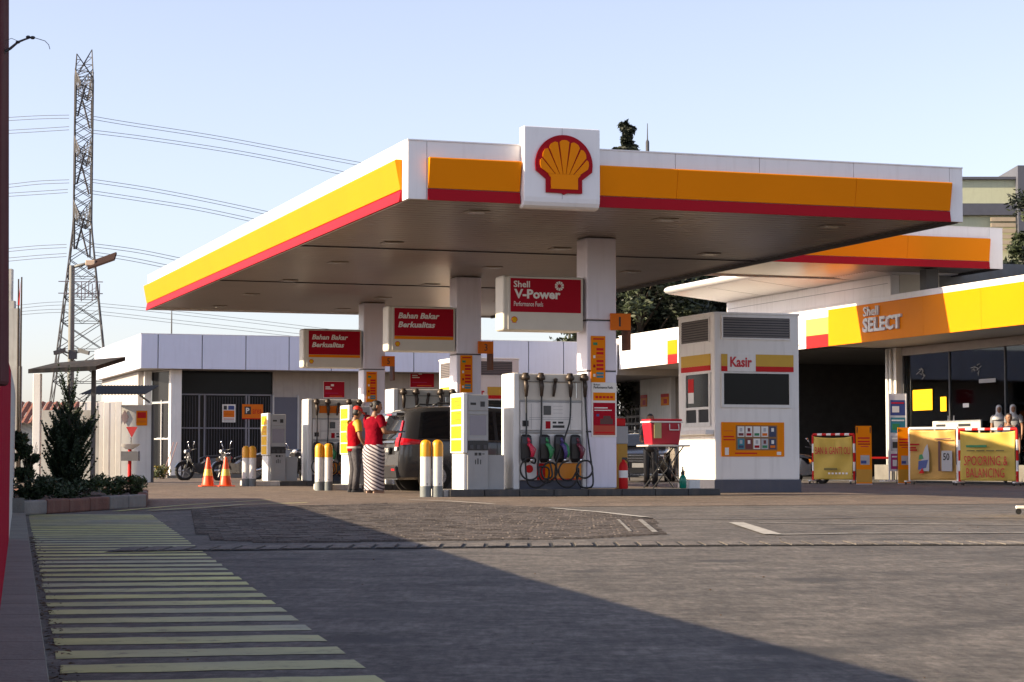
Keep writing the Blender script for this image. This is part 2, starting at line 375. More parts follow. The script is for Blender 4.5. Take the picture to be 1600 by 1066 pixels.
def line(name, pix, wid, mat, z=0.009):
    p = [G(*q) for q in pix]; mb = MB()
    for a, b in zip(p[:-1], p[1:]):
        d = (b - a); nrm = Vector((-d.y, d.x, 0)).normalized() * wid / 2
        mb.add([(a - nrm)[:2] + (z,), (b - nrm)[:2] + (z,), (b + nrm)[:2] + (z,), (a + nrm)[:2] + (z,)], [(0, 1, 2, 3)])
    o = mb.build(name, mat); o['kind'] = 'structure'; return o
line('lane_marking', [(640, 783), (701, 785), (770, 789.5)], 0.10, PAINTW, 0.022)
line('lane_marking', [(862, 796.3), (940, 803), (1009, 811)], 0.10, PAINTW, 0.022)
line('lane_marking', [(966, 815), (985, 834)], 0.03, PAINTF, 0.022)
line('lane_marking', [(1000, 815), (1024, 835.5)], 0.05, PAINTF, 0.022)
line('bay_marking', [(1150, 817.5), (1208, 836.3)], 0.15, PAINTW)
line('bay_marking', [(1209, 836.6), (1330, 834.6), (1640, 833.5)], 0.12, PAINTF, 0.0094)
line('bay_marking', [(1185, 818.2), (1640, 821.5)], 0.10, PAINTF, 0.0098)
line('lane_marking', [(960, 776.5), (1130, 779), (1330, 775)], 0.10, PAINTF)
line('kerb_marking', [(232, 800), (300, 796.5), (380, 790.5), (480, 787.5)], 0.10, PAINTY, 0.02)
line('kerb_marking', [(180, 800), (290, 790), (420, 782)], 0.10, PAINTY, 0.0098)
line('expansion_joint', [(560, 812.5), (800, 810.5), (1200, 812), (1390, 809), (1640, 811)], 0.10, DGREY, 0.012)

# hatched no-parking strip along the left kerb
kx = lambda Y: -1.284 - 0.2365 * (Y - 5.84)
hx_ = lambda Y: -0.373 - 0.2085 * (Y - 5.94)
hm = bpy.data.objects.new('hatch_marking', None); COL.objects.link(hm); hm['kind'] = 'structure'; hm.location = (kx(5), 5, 0)
for k in range(43):
    Y0 = 4.72 + 0.465 * k; wd = 0.255 + rnd.uniform(-0.012, 0.012); mb = MB((kx(5), 5, 0))
    if Y0 > 24.2: break
    n = 10; t0 = [0.02 + 0.0 * rnd.random()] ; top, bot = [], []
    for i in range(n + 1):
        t = i / n; x = kx(Y0) + 0.03 + rnd.uniform(0, 0.01) + t * (hx_(Y0 + 0.17) - kx(Y0) - 0.03); y = Y0 + 0.17 * t
        xt = kx(Y0 + wd) + 0.03 + rnd.uniform(0, 0.012) + t * (hx_(Y0 + 0.17 + wd) - kx(Y0 + wd) - 0.03)
        bot.append((x, y + rnd.gauss(0, 0.008), 0.002)); top.append((xt, y + wd + rnd.gauss(0, 0.008), 0.002))
    mb.add(bot + top, [(i, i + 1, n + 2 + i, n + 1 + i) for i in range(n)])
    mb.build('stripe', PAINTY, hm)

# kerb strip below the wall
kb = MB(); Ys = [2 + 0.6 * i for i in range(41)]
for a, b in zip(Ys[:-1], Ys[1:]):
    b -= 0.008
    kb.add([(kx(a) - 0.22, a, 0), (kx(a), a, 0), (kx(b), b, 0), (kx(b) - 0.22, b, 0), (kx(a) - 0.22, a, 0.035), (kx(a) - 0.008, a, 0.035), (kx(b) - 0.008, b, 0.035), (kx(b) - 0.22, b, 0.035)],
           [(4, 5, 6, 7), (1, 2, 6, 5), (0, 1, 5, 4), (2, 3, 7, 6)])
kb.build('kerb', CONC)['kind'] = 'structure'
# leaf litter and grit gathered against the kerb
lm = MB()
LEAFD = M('dead_leaf', (0.09, 0.05, 0.02), 0.8, var=0.5, scale=30)
for i in range(520):
    Y = rnd.uniform(5.4, 17); x = kx(Y) + abs(rnd.gauss(0, 0.035)) + 0.004; s = rnd.uniform(0.004, 0.014) ; a = rnd.uniform(0, 6.3)
    if rnd.random() < 0.06: s *= 2.0
    c, q = math.cos(a) * s, math.sin(a) * s; z = rnd.uniform(0.008, 0.016)
    lm.add([(x - c, Y - q, z), (x + q * .6, Y - c * .6, z + s * .4), (x + c, Y + q, z + 0.003), (x - q * .6, Y + c * .6, z + s * .3)], [(0, 1, 2, 3)])
for i in range(60):
    Y = rnd.uniform(5.6, 30); x = rnd.uniform(-1.5, 0.24 * Y); s = rnd.uniform(0.002, 0.0055)
    lm.ball((x, Y, 0.004 + s * .4), s, 6, sc=(1.3, 1, .6))
tag(lm.build('leaf_litter', LEAFD, normals=False), kind='stuff')

# trench drain across the drive
DRK = M('drain_dark', (0.012, 0.012, 0.012), 0.9, var=0.1)
dy = lambda x: 15.28 + 0.21 * x - 0.028 * x * x
dr = bpy.data.objects.new('drain', None); COL.objects.link(dr); dr['kind'] = 'structure'; dr.location = (0, 15.3, 0)
mb = MB((0, 15.3, 0)); X = [-2.75 + 0.25 * i for i in range(35)]
for a, b in zip(X[:-1], X[1:]): mb.add([(a, dy(a) - 0.37, 0.005), (b, dy(b) - 0.37, 0.005), (b, dy(b) + 0.33, 0.005), (a, dy(a) + 0.33, 0.005)], [(0, 1, 2, 3)])
mb.build('channel', DRK, dr)
DCV = ground_mat('drain_cover_concrete', (0.17, 0.152, 0.136), (0.22, 0.20, 0.178), (0.09, 0.085, 0.08), sc=2)
x = -2.7
while x < 5.6:
    w = 0.124; mb = MB((0, 15.3, 0)); z1 = 0.013 + rnd.gauss(0, 0.0012); y0 = dy(x + w / 2); sl = 0.21 - 0.056 * x; t = rnd.gauss(0, 0.004)
    P4 = [(x, y0 - 0.33 - sl * w / 2), (x + w, y0 - 0.33 + sl * w / 2), (x + w + t, y0 + 0.32 + sl * w / 2), (x + t, y0 + 0.32 - sl * w / 2)]
    mb.prism(P4, 'z', 0.006, z1); mb.build('drain_cover', DCV, dr); x += 0.158

# ================================================================ BOUNDARY WALL ON THE LEFT
wx = lambda Y: -1.77 - 0.236 * (Y - 7.22)
def wh(Y):
    a = [(0, 1.09), (5.4, 1.09), (9.3, 1.12), (15, 1.28), (26.2, 1.56), (40, 1.8)]
    for p, q in zip(a[:-1], a[1:]):
        if p[0] <= Y <= q[0]: return p[1] + (q[1] - p[1]) * (Y - p[0]) / (q[0] - p[0])
    return 1.9
REDWALL = M('red_wall_paint', (0.30, 0.003, 0.022), 0.9, spec=.03, var=0.12, scale=1.5, dirt=0.3)
GREYWALL = M('grey_white_wall', (0.46, 0.46, 0.43), 0.85, spec=.1, var=0.15, scale=1.5, dirt=0.4)
bw = TW('boundary_wall', 'low boundary wall along the left kerb, red at the near end and grey further back', 'wall', (wx(3), 3, 0))
Yp = [0.6, 3.0, 5.4, 7.9, 10.5, 13.0, 15.6, 18.2, 20.8, 23.4, 26.0, 28.6, 31.2, 33.6]
for a, b in zip(Yp[:-1], Yp[1:]):
    b2 = b - 0.012; mb = MB((wx(3), 3, 0)); V = []
    for y in (a, b2):
        for off in (0, -0.14):
            for z in (0, wh(y)): V.append((wx(y) + off, y, z))
    mb.add(V, [(0, 4, 5, 1), (2, 3, 7, 6), (1, 5, 7, 3), (0, 1, 3, 2), (4, 6, 7, 5)])
    mb.build('wall_panel', REDWALL if b < 16 else GREYWALL, bw, bevel=0.006)
gp = TW('gate_post', 'dull red leaning post at the left edge of the picture, nearest the camera', 'post', (-1.29, 5.0, 0))
mb = MB(); mb.loft([[(0.085 - 0.022 * z / 1.63 - w, d, z) for w, d in ((0, -.05), (0, .05), (.16, .05), (.16, -.05))] for z in (0.80, 0.85, 1.5, 2.25)])
mb.build('post_shaft', M('dull_red_paint', (0.10, 0.028, 0.03), 0.8, spec=.1, var=0.25, dirt=0.5), gp, bevel=0.01)
MB().box(-0.06, 0.05, -0.045, 0.045, 0.3, 0.83).build('stub', STEEL, gp, bevel=0.01)

# broken cable bracket on the post
YB = 5.0
o3 = P(3, 82, YB)
cb = TW('cable_bracket', 'dark twig-like cable bracket with knobs at the top left corner against the sky', 'bracket', o3)
q = [P(a, b, YB) - o3 for a, b in ((-14, 92), (5, 82), (16, 76), (28, 66), (38, 62), (50, 58))]
MB().tube(q, [.0045, .004, .0035, .003, .0025, .002], 6).build('arm', DGREY, cb, smooth=True)
q = [P(a, b, YB) - o3 for a, b in ((50, 58), (60, 61), (70, 64), (76, 70), (78, 77))]
MB().tube(q, .0009, 5).build('loose_wire', DGREY, cb)
q = [P(a, b, YB) - o3 for a, b in ((2, 72), (8, 64), (18, 60), (27, 64))]
MB().tube(q, .0007, 5).build('loose_wire', DGREY, cb)
for a, b, r in ((5, 82, .0065), (28, 66, .005), (44, 58, .005), (51, 59, .0055)):
    MB().ball(P(a, b, YB) - o3, r, 8, sc=(1.2, 1, .8)).build('knob', BLACKP, cb, smooth=True)
# ================================================================ MAIN CANOPY
CW, CL, ZB, ZY0, ZY1, ZT = 9.475, 24.4, 4.53, 4.70, 5.16, 5.41
SOFF = M('soffit_strip', (0.25, 0.205, 0.165), 0.34, metal=0.55, var=0.14, scale=0.5)
LAMPG = M('lamp_glass', (0.45, 0.45, 0.42), 0.25, var=0.05)
def canopy(name, label, u0, v0, wd, ln, zb, zy0, zy1, zt, seams, bands, white_ends, left_band, soffit_pitch):
    O = (u0, v0, 0); t = T(name, label, 'canopy', u0, v0)
    B = lambda: MB(O)
    u1, v1 = u0 + wd, v0 + ln
    B().box(u0 + .1, u1 - .1, v0 + .1, v1 - .1, zb + .10, zt - .08).build('roof', WHITE, t)
    # front fascia: white boards with open seams
    for a, b in zip(seams[:-1], seams[1:]):
        B().box(a + .004, b - .004, v0, v0 + .06, zb, zt).build('fascia_board', WHITE, t, bevel=.004)
    B().box(u0 + .01, u1 - .01, v0 + .065, v0 + .095, zb + .01, zt - .02).build('fascia_frame', DGREY, t)
    B().box(u0, u1, v0 - .012, v0 + .09, zt + .001, zt + .02).build('coping', WHITE, t)
    for (a, b) in bands:
        # yellow band leans out towards its top; the red band below it stands back
        cuts = [a] + [s for s in seams if a + .3 < s < b - .3][::2] + [b]
        for p, q in zip(cuts[:-1], cuts[1:]):
            B().prism([(v0, zy0), (v0 - .03, zy0), (v0 - .115, zy1 - .02), (v0 - .10, zy1), (v0, zy1)], 'x', p + .002, q - .002).build('yellow_band', YEL, t, bevel=.006)
        B().prism([(v0, zb - .012), (v0 - .05, zb - .012), (v0 - .05, zb + .01), (v0 - .022, zy0 - .01), (v0, zy0 - .004)], 'x', a, b).build('red_band', RED, t)
    # left side
    n = max(2, int(ln / 2.45)); vsn = [v0 + .062 + (ln - .062) * i / n for i in range(n + 1)]
    for a, b in zip(vsn[:-1], vsn[1:]):
        B().box(u0, u0 + .06, a + .003, b - .003, zb, zt).build('fascia_board', WHITE, t, bevel=.004)
    B().box(u0 - .012, u0 + .09, v0 + .1, v1, zt + .001, zt + .02).build('coping', WHITE, t)
    if left_band:
        B().prism([(u0, zy0), (u0 - .03, zy0), (u0 - .115, zy1 - .02), (u0 - .10, zy1), (u0, zy1)], 'y', v0 + .30, v1).build('yellow_band', YEL, t, bevel=.006)
        B().prism([(u0, zb - .012), (u0 - .05, zb - .012), (u0 - .05, zb + .01), (u0 - .022, zy0 - .01), (u0, zy0 - .004)], 'y', v0 + .30, v1).build('red_band', RED, t)
    # right and back
    B().box(u1 - .06, u1, v0 + .062, v1, zb, zt).build('fascia_board', WHITE, t)
    B().box(u0 + .062, u1 - .062, v1 - .06, v1, zb, zt).build('fascia_board', WHITE, t)
    B().box(u1 - .11, u1 - .062, v0 + .07, v1 - .062, zb - .02, zb + .05).build('edge_trim', DGREY, t)
    # soffit of narrow metal strips running along the front
    sb = B(); y = v0 + .07
    while y < v1 - .2:
        sb.add([(u0 + .065, y, zb + .055), (u1 - .115, y, zb + .055), (u1 - .115, y + soffit_pitch * .72, zb + .048), (u0 + .065, y + soffit_pitch * .72, zb + .048),
                (u1 - .115, y + soffit_pitch * .78, zb + .095), (u0 + .065, y + soffit_pitch * .78, zb + .095), (u1 - .115, y + soffit_pitch, zb + .095), (u0 + .065, y + soffit_pitch, zb + .095)],
               [(0, 3, 2, 1), (3, 5, 4, 2), (5, 7, 6, 4)]); y += soffit_pitch
    s = sb.build('soffit', SOFF, t, normals=False); s['kind'] = 'stuff'
    return t
seams = [0, .30, 1.78, 3.03, 4.35, 5.80, 7.47, 9.23, CW]
can = canopy('fuel_canopy', 'wide main canopy over the fuel pumps with scallop emblem, yellow and red fascia', 0, 0, CW, CL, ZB, ZY0, ZY1, ZT, seams, [(.31, 1.77), (3.04, 9.22)], True, True, 0.30)
# two joints across the soffit, downlights
for v in (7.6, 15.4): MB().box(.08, CW - .12, v, v + .03, ZB + .03, ZB + .05).build('soffit_joint', DGREY, can)
k = 0
for v in (1.6, 6.6, 10.6, 15.0, 19.0, 23.0):
    for u in (1.6, 4.85, 7.9):
        f = MB().box(u - .18, u + .18, v - .18, v + .18, ZB + .034, ZB + .05).build('downlight', SOFF, can, bevel=.008)
        MB().box(u - .13, u + .13, v - .13, v + .13, ZB + .026, ZB + .0335).build('lens', LAMPG, f)
# emblem board
lb = MB(); prof = [(-.16, 5.70), (-.16, 4.62), (-.15, 4.55), (-.12, 4.495), (-.07, 4.465), (0.0, 4.455), (.06, 4.455), (.06, 5.70)]
lb.prism(prof, 'x', 1.785, 3.025)
lo = lb.build('emblem_board', WHITE, can, bevel=.02, segs=3)
for x in (2.40,): MB().box(x, x + .006, -.1625, -.158, 4.60, 5.69).build('board_joint', GREYM, lo)
eb = emblem(can, 2.425, -.163, 4.665, .93)
# columns
COLW = M('column_cladding', (0.76, 0.73, 0.83), 0.35, var=0.05, scale=0.8, dirt=0.12)  # white cladding with the lavender cast of shade mixed into its colour
ISV = (4.3, 12.6, 20.4)
for v in ISV:
    q_ = {4.3: 0, 12.6: .19, 20.4: .20}[v]; c0, c1, d0, d1 = 4.585 + q_, 5.15 + q_, v + .2, v + .72
    zs = [0.13, 1.13, 2.20, 3.10, 4.575] if v < 6 else [0.13, 1.6, 2.9, 4.575]
    cs = MB().box(c0 + .01, c1 - .01, d0 + .01, d1 - .01, .13, 4.57).build('column', DGREY, can)
    for a, b in zip(zs[:-1], zs[1:]): MB().box(c0, c1, d0, d1, a + .004, b - .004).build('cladding', COLW, cs, bevel=.03, segs=3)
# antenna mast behind
# ================================================================ SECOND CANOPY ABOVE THE SHOP
can2 = canopy('rear_canopy', 'smaller yellow and red canopy beyond the main canopy, above the shop roof', 13.4, 20.7, 9.85, 4.6, 5.97, 6.17, 6.80, 7.10,
              [13.4, 15.0, 17.55, 20.2, 22.82, 23.25], [(13.7, 22.80)], True, True, 0.16)
for v in (21.6, 24.4): MB((13.4, 20.7, 0)).box(21.34, 21.72, v, v + .36, 5.3, 5.99).build('column', DGREY, can2)
for u in (22.15, 22.42): MB((13.4, 20.7, 0)).box(u, u + .10, 23.4, 23.5, 4.5, 5.99).build('hanger', DGREY, can2)

# ================================================================ SHOP AND SERVICE BAYS (long facade at u = 21)
U = 21.0; UG = 23.6; FZ0, FZ1 = 4.09, 5.34
SHADEW = M('interior_wall', (0.20, 0.20, 0.19), 0.8, var=0.15, dirt=0.3)
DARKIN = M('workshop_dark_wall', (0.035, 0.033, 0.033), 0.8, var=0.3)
SOFFW = M('soffit_paint', (0.42, 0.39, 0.37), 0.6, var=0.08)
sh = T('shop_building', 'long service building on the right, with white and yellow fascia, dark bays and glazed shop', 'building', U, 12)
O = (U, 12, 0); B = lambda: MB(O)
V0 = 8.0
B().box(U + .06, 36, V0, 46.6, FZ0 + .02, FZ1 - .06).build('roof', SOFFW, sh)
B().box(U - .02, U + .10, V0, 43.95, FZ1 - .005, FZ1 + .02).build('coping', WHITE, sh)
vs_ = [43.95, 42.5, 41.0, 39.3]
def board(a, b, z0, z1, mat, name='fascia_board', pr=0.0): B().box(U - pr, U + .055, b + .004, a - .004, z0, z1).build(name, mat, sh, bevel=.004)
wv = [43.9, 42.4, 40.9, 39.25, 38.35, 36.8, 35.0, 33.2, 31.4, 29.8, 28.35]
for a, b in zip(wv[:-1], wv[1:]):
    if (a, b) == (39.25, 38.35):
        board(a, b, 4.93, FZ1, WHITE); board(a, b, 4.42, 4.93, YEL, 'yellow_band', .01); board(a, b, FZ0, 4.42, REDB, 'red_band', .01)
    else: board(a, b, FZ0, FZ1, WHITE)
board(28.35, 26.85, 4.98, FZ1, WHITE); board(28.35, 26.85, 4.47, 4.98, M('amber_band', (0.78, 0.42, 0.08), .4, var=.04), 'amber_band'); board(28.35, 26.85, FZ0, 4.47, REDB, 'red_band')
yv = [26.85, 24.2, 21.2, 18.2, 15.2, 12.2, V0]
for a, b in zip(yv[:-1], yv[1:]):
    board(a, b, FZ0, 5.19, YELB if False else YEL, 'yellow_band', .012); board(a, b, 5.194, FZ1, WHITE, 'white_cap', .0)
txt('s', 'lettering', sh, LETR, -.001, Pu(1246, 540, U)[0] - 12 + .12, Pu(1250, 543, U)[1], .22, .26, '-x')
# shop lettering
sv0, sz0 = Pu(1352, 523, U); sv1, _ = Pu(1411, 512, U)
txt('SELECT', 'lettering', sh, LETW, -.02, sv0 - 12, 4.36, sv0 - sv1, .42, '-x', bold=.035, ext=.07)
txt('Shell', 'lettering', sh, LETW, -.02, sv0 - 12, 4.83, (sv0 - sv1) * .40, .28, '-x', bold=.012, ext=.05)
# upper wall and rounded wing roof
B().box(U + .012, U + .3, 23.05, 34.2, FZ1 + .021, 5.94).build('upper_wall', WHITE, sh, bevel=.01)
B().box(U + .0, U + .012, 23.2, 34.1, 5.70, 5.715).build('wall_joint', GREYM, sh)
B().box(U + .31, U + 1.6, 23.05, 23.2, FZ1 + .02, 6.2).build('upper_wall', WOODT if False else CREAM, sh)
B().box(U + 1.7, 33, 23.3, 34, FZ1, 6.4).build('upper_storey', SHADEW, sh)
wr = T('wing_roof', 'white rounded-edge wing roof projecting above the service bay, below the rear canopy', 'roof', U, 28)
nose = [(21.02, 5.945), (18.95, 6.17), (18.80, 6.21), (18.74, 6.28), (18.78, 6.36), (18.90, 6.42), (19.2, 6.46), (23.5, 6.50), (23.5, 6.0)]
MB((U, 28, 0)).prism(nose, 'y', 22.9, 34.25).build('roof_slab', WHITE, wr, smooth='auto')
for v in (25.2, 28.2, 31.2): MB((U, 28, 0)).prism([(21.0, 5.94), (18.97, 6.163), (18.97, 6.168), (21.0, 5.946)], 'y', v, v + .02).build('seam', GREYM, wr)
# bay opening, columns and walls
B().box(UG - .25, UG + .3, 26.95, 27.6, 0, FZ0).build('pier', WHITE2, sh, bevel=.01)
for v in (27.15, 27.38): B().tube([(UG - .32, v, 0), (UG - .32, v, 4.05)], .05, 8).build('drainpipe', WHITE2, sh, smooth=True)
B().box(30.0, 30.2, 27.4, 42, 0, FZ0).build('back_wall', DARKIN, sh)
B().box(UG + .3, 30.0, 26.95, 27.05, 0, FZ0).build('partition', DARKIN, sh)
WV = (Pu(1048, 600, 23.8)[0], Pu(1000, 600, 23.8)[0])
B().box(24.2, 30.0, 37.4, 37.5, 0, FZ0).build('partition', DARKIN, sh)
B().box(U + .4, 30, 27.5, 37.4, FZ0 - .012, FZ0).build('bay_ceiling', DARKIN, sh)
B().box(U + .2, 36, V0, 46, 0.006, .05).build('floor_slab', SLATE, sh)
B().box(23.8, 24.1, *WV, 0, FZ0).build('wall', WHITE2, sh, bevel=.01)
B().box(24.0, 24.2, 37.5, WV[0], 0, FZ0).build('wall', M('tan_wall', (.30, .26, .22), .7, var=.1), sh)
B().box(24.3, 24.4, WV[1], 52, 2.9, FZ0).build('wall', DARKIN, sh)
lat = B()
for i in range(12):
    lat.box(24.3, 24.4, WV[1] + i * .42, WV[1] + .08 + i * .42, 0, 2.9)
for i in range(10): lat.box(24.31, 24.39, WV[1], WV[1] + 5, i * .3, i * .3 + .10)
s = lat.build('breeze_blocks', M('breeze_block', (.34, .33, .33), .8, var=.2), sh); s['kind'] = 'stuff'
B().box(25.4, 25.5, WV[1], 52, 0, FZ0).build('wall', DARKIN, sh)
# shop front

B().box(UG - .06, UG + .12, V0, 26.94, 3.84, FZ0).build('lintel', SOFFW, sh)
gm = bpy.data.materials.new('shop_glass'); gm.use_nodes = True
n = gm.node_tree.nodes; l = gm.node_tree.links; n.clear()
out = n.new('ShaderNodeOutputMaterial'); mixn = n.new('ShaderNodeMixShader'); tr = n.new('ShaderNodeBsdfTransparent'); gl = n.new('ShaderNodeBsdfGlossy'); fr = n.new('ShaderNodeFresnel')
tr.inputs[0].default_value = (.90, .92, .92, 1); gl.inputs['Roughness'].default_value = .03; gl.inputs[0].default_value = (.75, .8, .85, 1); fr.inputs[0].default_value = 1.45
l.new(fr.outputs[0], mixn.inputs[0]); l.new(tr.outputs[0], mixn.inputs[1]); l.new(gl.outputs[0], mixn.inputs[2]); l.new(mixn.outputs[0], out.inputs[0])
SGLASS = gm
gv = [26.9, 24.2, 21.2, 18.8, 16.4, 14.0, 11.0, V0]
for a, b in zip(gv[:-1], gv[1:]):
    pn = B().box(UG, UG + .012, b + .03, a - .03, .25, 3.835).build('window_pane', SGLASS, sh)
    B().box(UG - .03, UG + .05, a - .03, a + .03, .05, 3.84).build('mullion', DGREY, sh)
B().box(UG - .03, UG + .05, V0, 27.3, .05, .25).build('sill', DGREY, sh)
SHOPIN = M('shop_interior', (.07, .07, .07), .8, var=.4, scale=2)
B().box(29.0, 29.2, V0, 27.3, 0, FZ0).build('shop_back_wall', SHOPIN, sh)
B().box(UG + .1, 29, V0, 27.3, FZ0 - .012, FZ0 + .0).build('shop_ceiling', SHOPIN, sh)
B().box(U + .2, 29.2, V0 - .12, V0, 0, FZ0).build('end_wall', SHADEW, sh)
B().box(22.55, UG - .06, 13.0, 26.9, .051, .50).build('figure_plinth', CONC, sh)  # added plinth, lifts the two scarved figures set outside the dark interior
# things in the shop window
def at_glass(px, py, d=.25):
    v, z = Pu(px, py, UG + d); return v, z
wp = [((1427, 642), (1457, 608), YELB, 'yellow poster lit in the shop window behind the brochure stand', 'window_poster'),
      ((1470, 643), (1479, 620), YELB, 'narrow yellow notice in the dark shop window', 'window_notice'),
      ((1505, 637), (1514, 630), LETW, 'tiny white card low in the dark shop window', 'window_card'),
      ((1530, 599), (1556, 591), M('dull_white_print', (.35, .35, .35), .5), 'faint white strip sticker high in the shop window', 'window_sticker')]
for a, b, mt, lab, nm in wp:
    d = -.02; (v0, z0), (v1, z1) = at_glass(*a, d), at_glass(*b, d)
    t = T(nm, lab, 'poster', UG + d, v0, z0)
    MB().box(-.012, 0, v1 - v0, 0, 0, z1 - z0).build('sheet', mt, t)
    for i in range(4):
        if (z1 - z0) > .3: MB().box(-.0135, -.0125, (v1 - v0) * .85, (v1 - v0) * .15, (z1 - z0) * (.2 + .18 * i), (z1 - z0) * (.2 + .18 * i) + .02).build('print_line', ORANGE, t)
for px, py, lab in ((1441, 583, 'white line-drawn cup sticker on the upper shop glass, left one'), (1523, 578, 'white line-drawn sticker on the upper shop glass, right one')):
    v, z = at_glass(px, py, -.01); t = T('glass_sticker', lab, 'sticker', UG - .016, v, z)
    mb = MB()
    for i in range(7):
        a = rnd.uniform(-.2, .2); b = rnd.uniform(-.12, .12); mb.tube([(0, a, b), (0, a + rnd.uniform(-.15, .15), b + rnd.uniform(-.1, .1)), (0, a + rnd.uniform(-.2, .2), b + .05)], .012, 4)
    mb.build('line_print', M('dull_white_print', (.35, .35, .35), .5), t)
# counter seen through the glass
cv0, cz = Pu(1457, 668, UG - .5); cv1, _ = Pu(1532, 662, UG - .5)
ct = T('counter_sign', 'long white board with dark print standing above the tan banner', 'board', UG - .5, cv0, 0)
MB().box(0, .05, cv1 - cv0, 0, cz - .05, cz + .18).build('board', M('board_white', (.45, .45, .43), .5), ct)
for a, b in ((.08, .28), (.55, .8)): MB().box(-.004, -.001, (cv1 - cv0) * b, (cv1 - cv0) * a, cz, cz + .08).build('print', LETK, ct)
MB().box(.01, .04, (cv1 - cv0) * .05, (cv1 - cv0) * .02, .05, cz).build('leg', GREYM, ct); MB().box(.01, .04, (cv1 - cv0) * .98, (cv1 - cv0) * .95, .05, cz).build('leg', GREYM, ct)
for px in (1484, 1493):
    v, z = Pu(px, 664, UG - .3); t = T('beer_tap' if False else 'slim_bottle', 'slim white bottle standing behind the white board, %s of two' % ('left' if px == 1484 else 'right'), 'bottle', UG - .35, v, z)
    MB().lathe([(.03, -1.0), (.03, .0), (.028, .12), (.012, .2), (.012, .27)], n=10).build('bottle_body', LETW, t, smooth='auto')

# ================================================================ BUILDING ON THE LEFT
VB = 44.0; uL = 2.86; LZ0, LZ1 = 3.88, 5.10
kb_ = T('office_building', 'low white building at the back left with panelled fascia and dark glazed front', 'building', uL, VB)
O2 = (uL, VB, 0); B = lambda: MB(O2)
su = [uL, 3.48, 5.05, 6.63, 8.21, 9.78, 11.35, 12.9, 14.4, 15.96, 17.38, 18.78, 20.2, 20.98]
LBF = M('sky_tinted_cladding', (0.64, 0.665, 0.79), .4, var=.05, scale=.7, dirt=.08)  # white cladding; the blue of skylight is put into its colour
for a, b in zip(su[:-1], su[1:]): B().box(a + .016, b - .016, VB, VB + .06, LZ0, LZ1).build('fascia_board', LBF, kb_, bevel=.006)
B().box(uL + .02, 20.95, VB + .065, VB + .1, LZ0 + .01, LZ1 - .01).build('fascia_frame', DGREY, kb_)
B().box(uL + .1, 33, VB + .1, VB + 12, LZ0 + .01, LZ1 - .05).build('roof', SOFFW, kb_)
vv = [VB + .06, VB + 2.5, VB + 5, VB + 7.5, VB + 10, VB + 12]
for a, b in zip(vv[:-1], vv[1:]): B().box(uL, uL + .06, a + .004, b - .004, LZ0, LZ1).build('fascia_board', LBF, kb_, bevel=.006)
B().box(uL - .01, 20.9, VB - .012, VB + .1, LZ1 + .0, LZ1 + .02).build('coping', WHITE, kb_)
FW = VB + 1.6
PINKW = M('beige_wall', (.40, .37, .35), .75, var=.08, dirt=.2)
FRAME = M('white_frame', (.50, .50, .50), .5, var=.08)
uA, uB_, uC = 3.78, 4.23, 7.95
B().box(4.02, 4.42, VB + .5, VB + .9, 0, LZ0).build('pillar', WHITE2, kb_, bevel=.02)
B().box(3.35, 3.62, VB + 2.2, VB + 2.4, 0, LZ0).build('pillar', WHITE2, kb_, bevel=.02)
for (a, b) in ((0.35, 1.4), (1.46, 2.7), (2.76, LZ0 - .02)):
    B().quad((3.64, VB + 2.25, a), (4.1, VB + .75, a), (4.1, VB + .75, b), (3.64, VB + 2.25, b)).build('window_pane', GLASSD, kb_)
    B().tube([(3.63, VB + 2.24, b), (4.1, VB + .72, b)], .03, 6).build('window_frame', FRAME, kb_)
B().tube([(3.86, VB + 1.45, 0), (3.86, VB + 1.45, 2.8)], .03, 6).build('window_frame', FRAME, kb_)
# glazed front with bars
B().box(4.4, uC, FW + .05, FW + .15, .3, LZ0).build('dark_front', GLASSD, kb_)
for u in (4.42, 5.22, 5.42, 6.95, 7.05, 7.88): B().box(u, u + .06, FW - .02, FW + .048, .3, 3.0).build('window_frame', M('dim_frame', (.22, .22, .25), .5), kb_)
for z in (1.78, 3.0): B().box(4.4, uC, FW - .025, FW + .04, z, z + .05).build('window_frame', M('dim_frame', (.22, .22, .25), .5), kb_)
for i in range(34): 
    u = 4.5 + i * .1
    if abs(u - 5.3) > .15: B().box(u, u + .022, FW + .0, FW + .02, .35, 2.95).build('bar', M('bar_paint', (.05, .05, .065), .5), kb_)
B().box(uC, 20.9, FW - .1, FW + .1, 0, LZ0).build('front_wall', PINKW, kb_)
B().box(8.0, 8.86, FW - .14, FW - .102, .05, 2.95).build('door', M('door_blue_grey', (.105, .11, .145), .5, var=.05), kb_)
B().box(7.93, 7.995, FW - .16, FW - .102, .05, 3.02).build('door_frame', FRAME, kb_); B().box(8.865, 8.93, FW - .16, FW - .102, .05, 3.02).build('door_frame', FRAME, kb_)
B().box(8.05, 8.9, FW - .30, FW - .145, .05, 1.05).build('low_panel', M('dull_white', (.33, .33, .33), .7), kb_)
for i in range(3): B().box(3.9, 8.2, VB + .35 - .3 * i + .6, VB + 1.55, 0.006, .30 - .1 * i).build('step', CONC, kb_)
B().box(uL + .3, uL + .5, VB + 2.4, VB + 12, 0, LZ0).build('side_wall', PINKW, kb_)
B().box(12.6, 13.1, FW - .13, FW - .102, 1.0, 2.6).build('vent_panel', GREYM, kb_)
ant = T('mast', 'thin dark mast standing on the office building roof at the left', 'mast', *((Pv(268, 520, VB + 2)[0], VB + 2)), LZ1 - .06)
MB().tube([(0, 0, 0), (0, 0, .85), (0, 0, 1.5)], [.028, .022, .006], 6).build('rod', DGREY, ant)
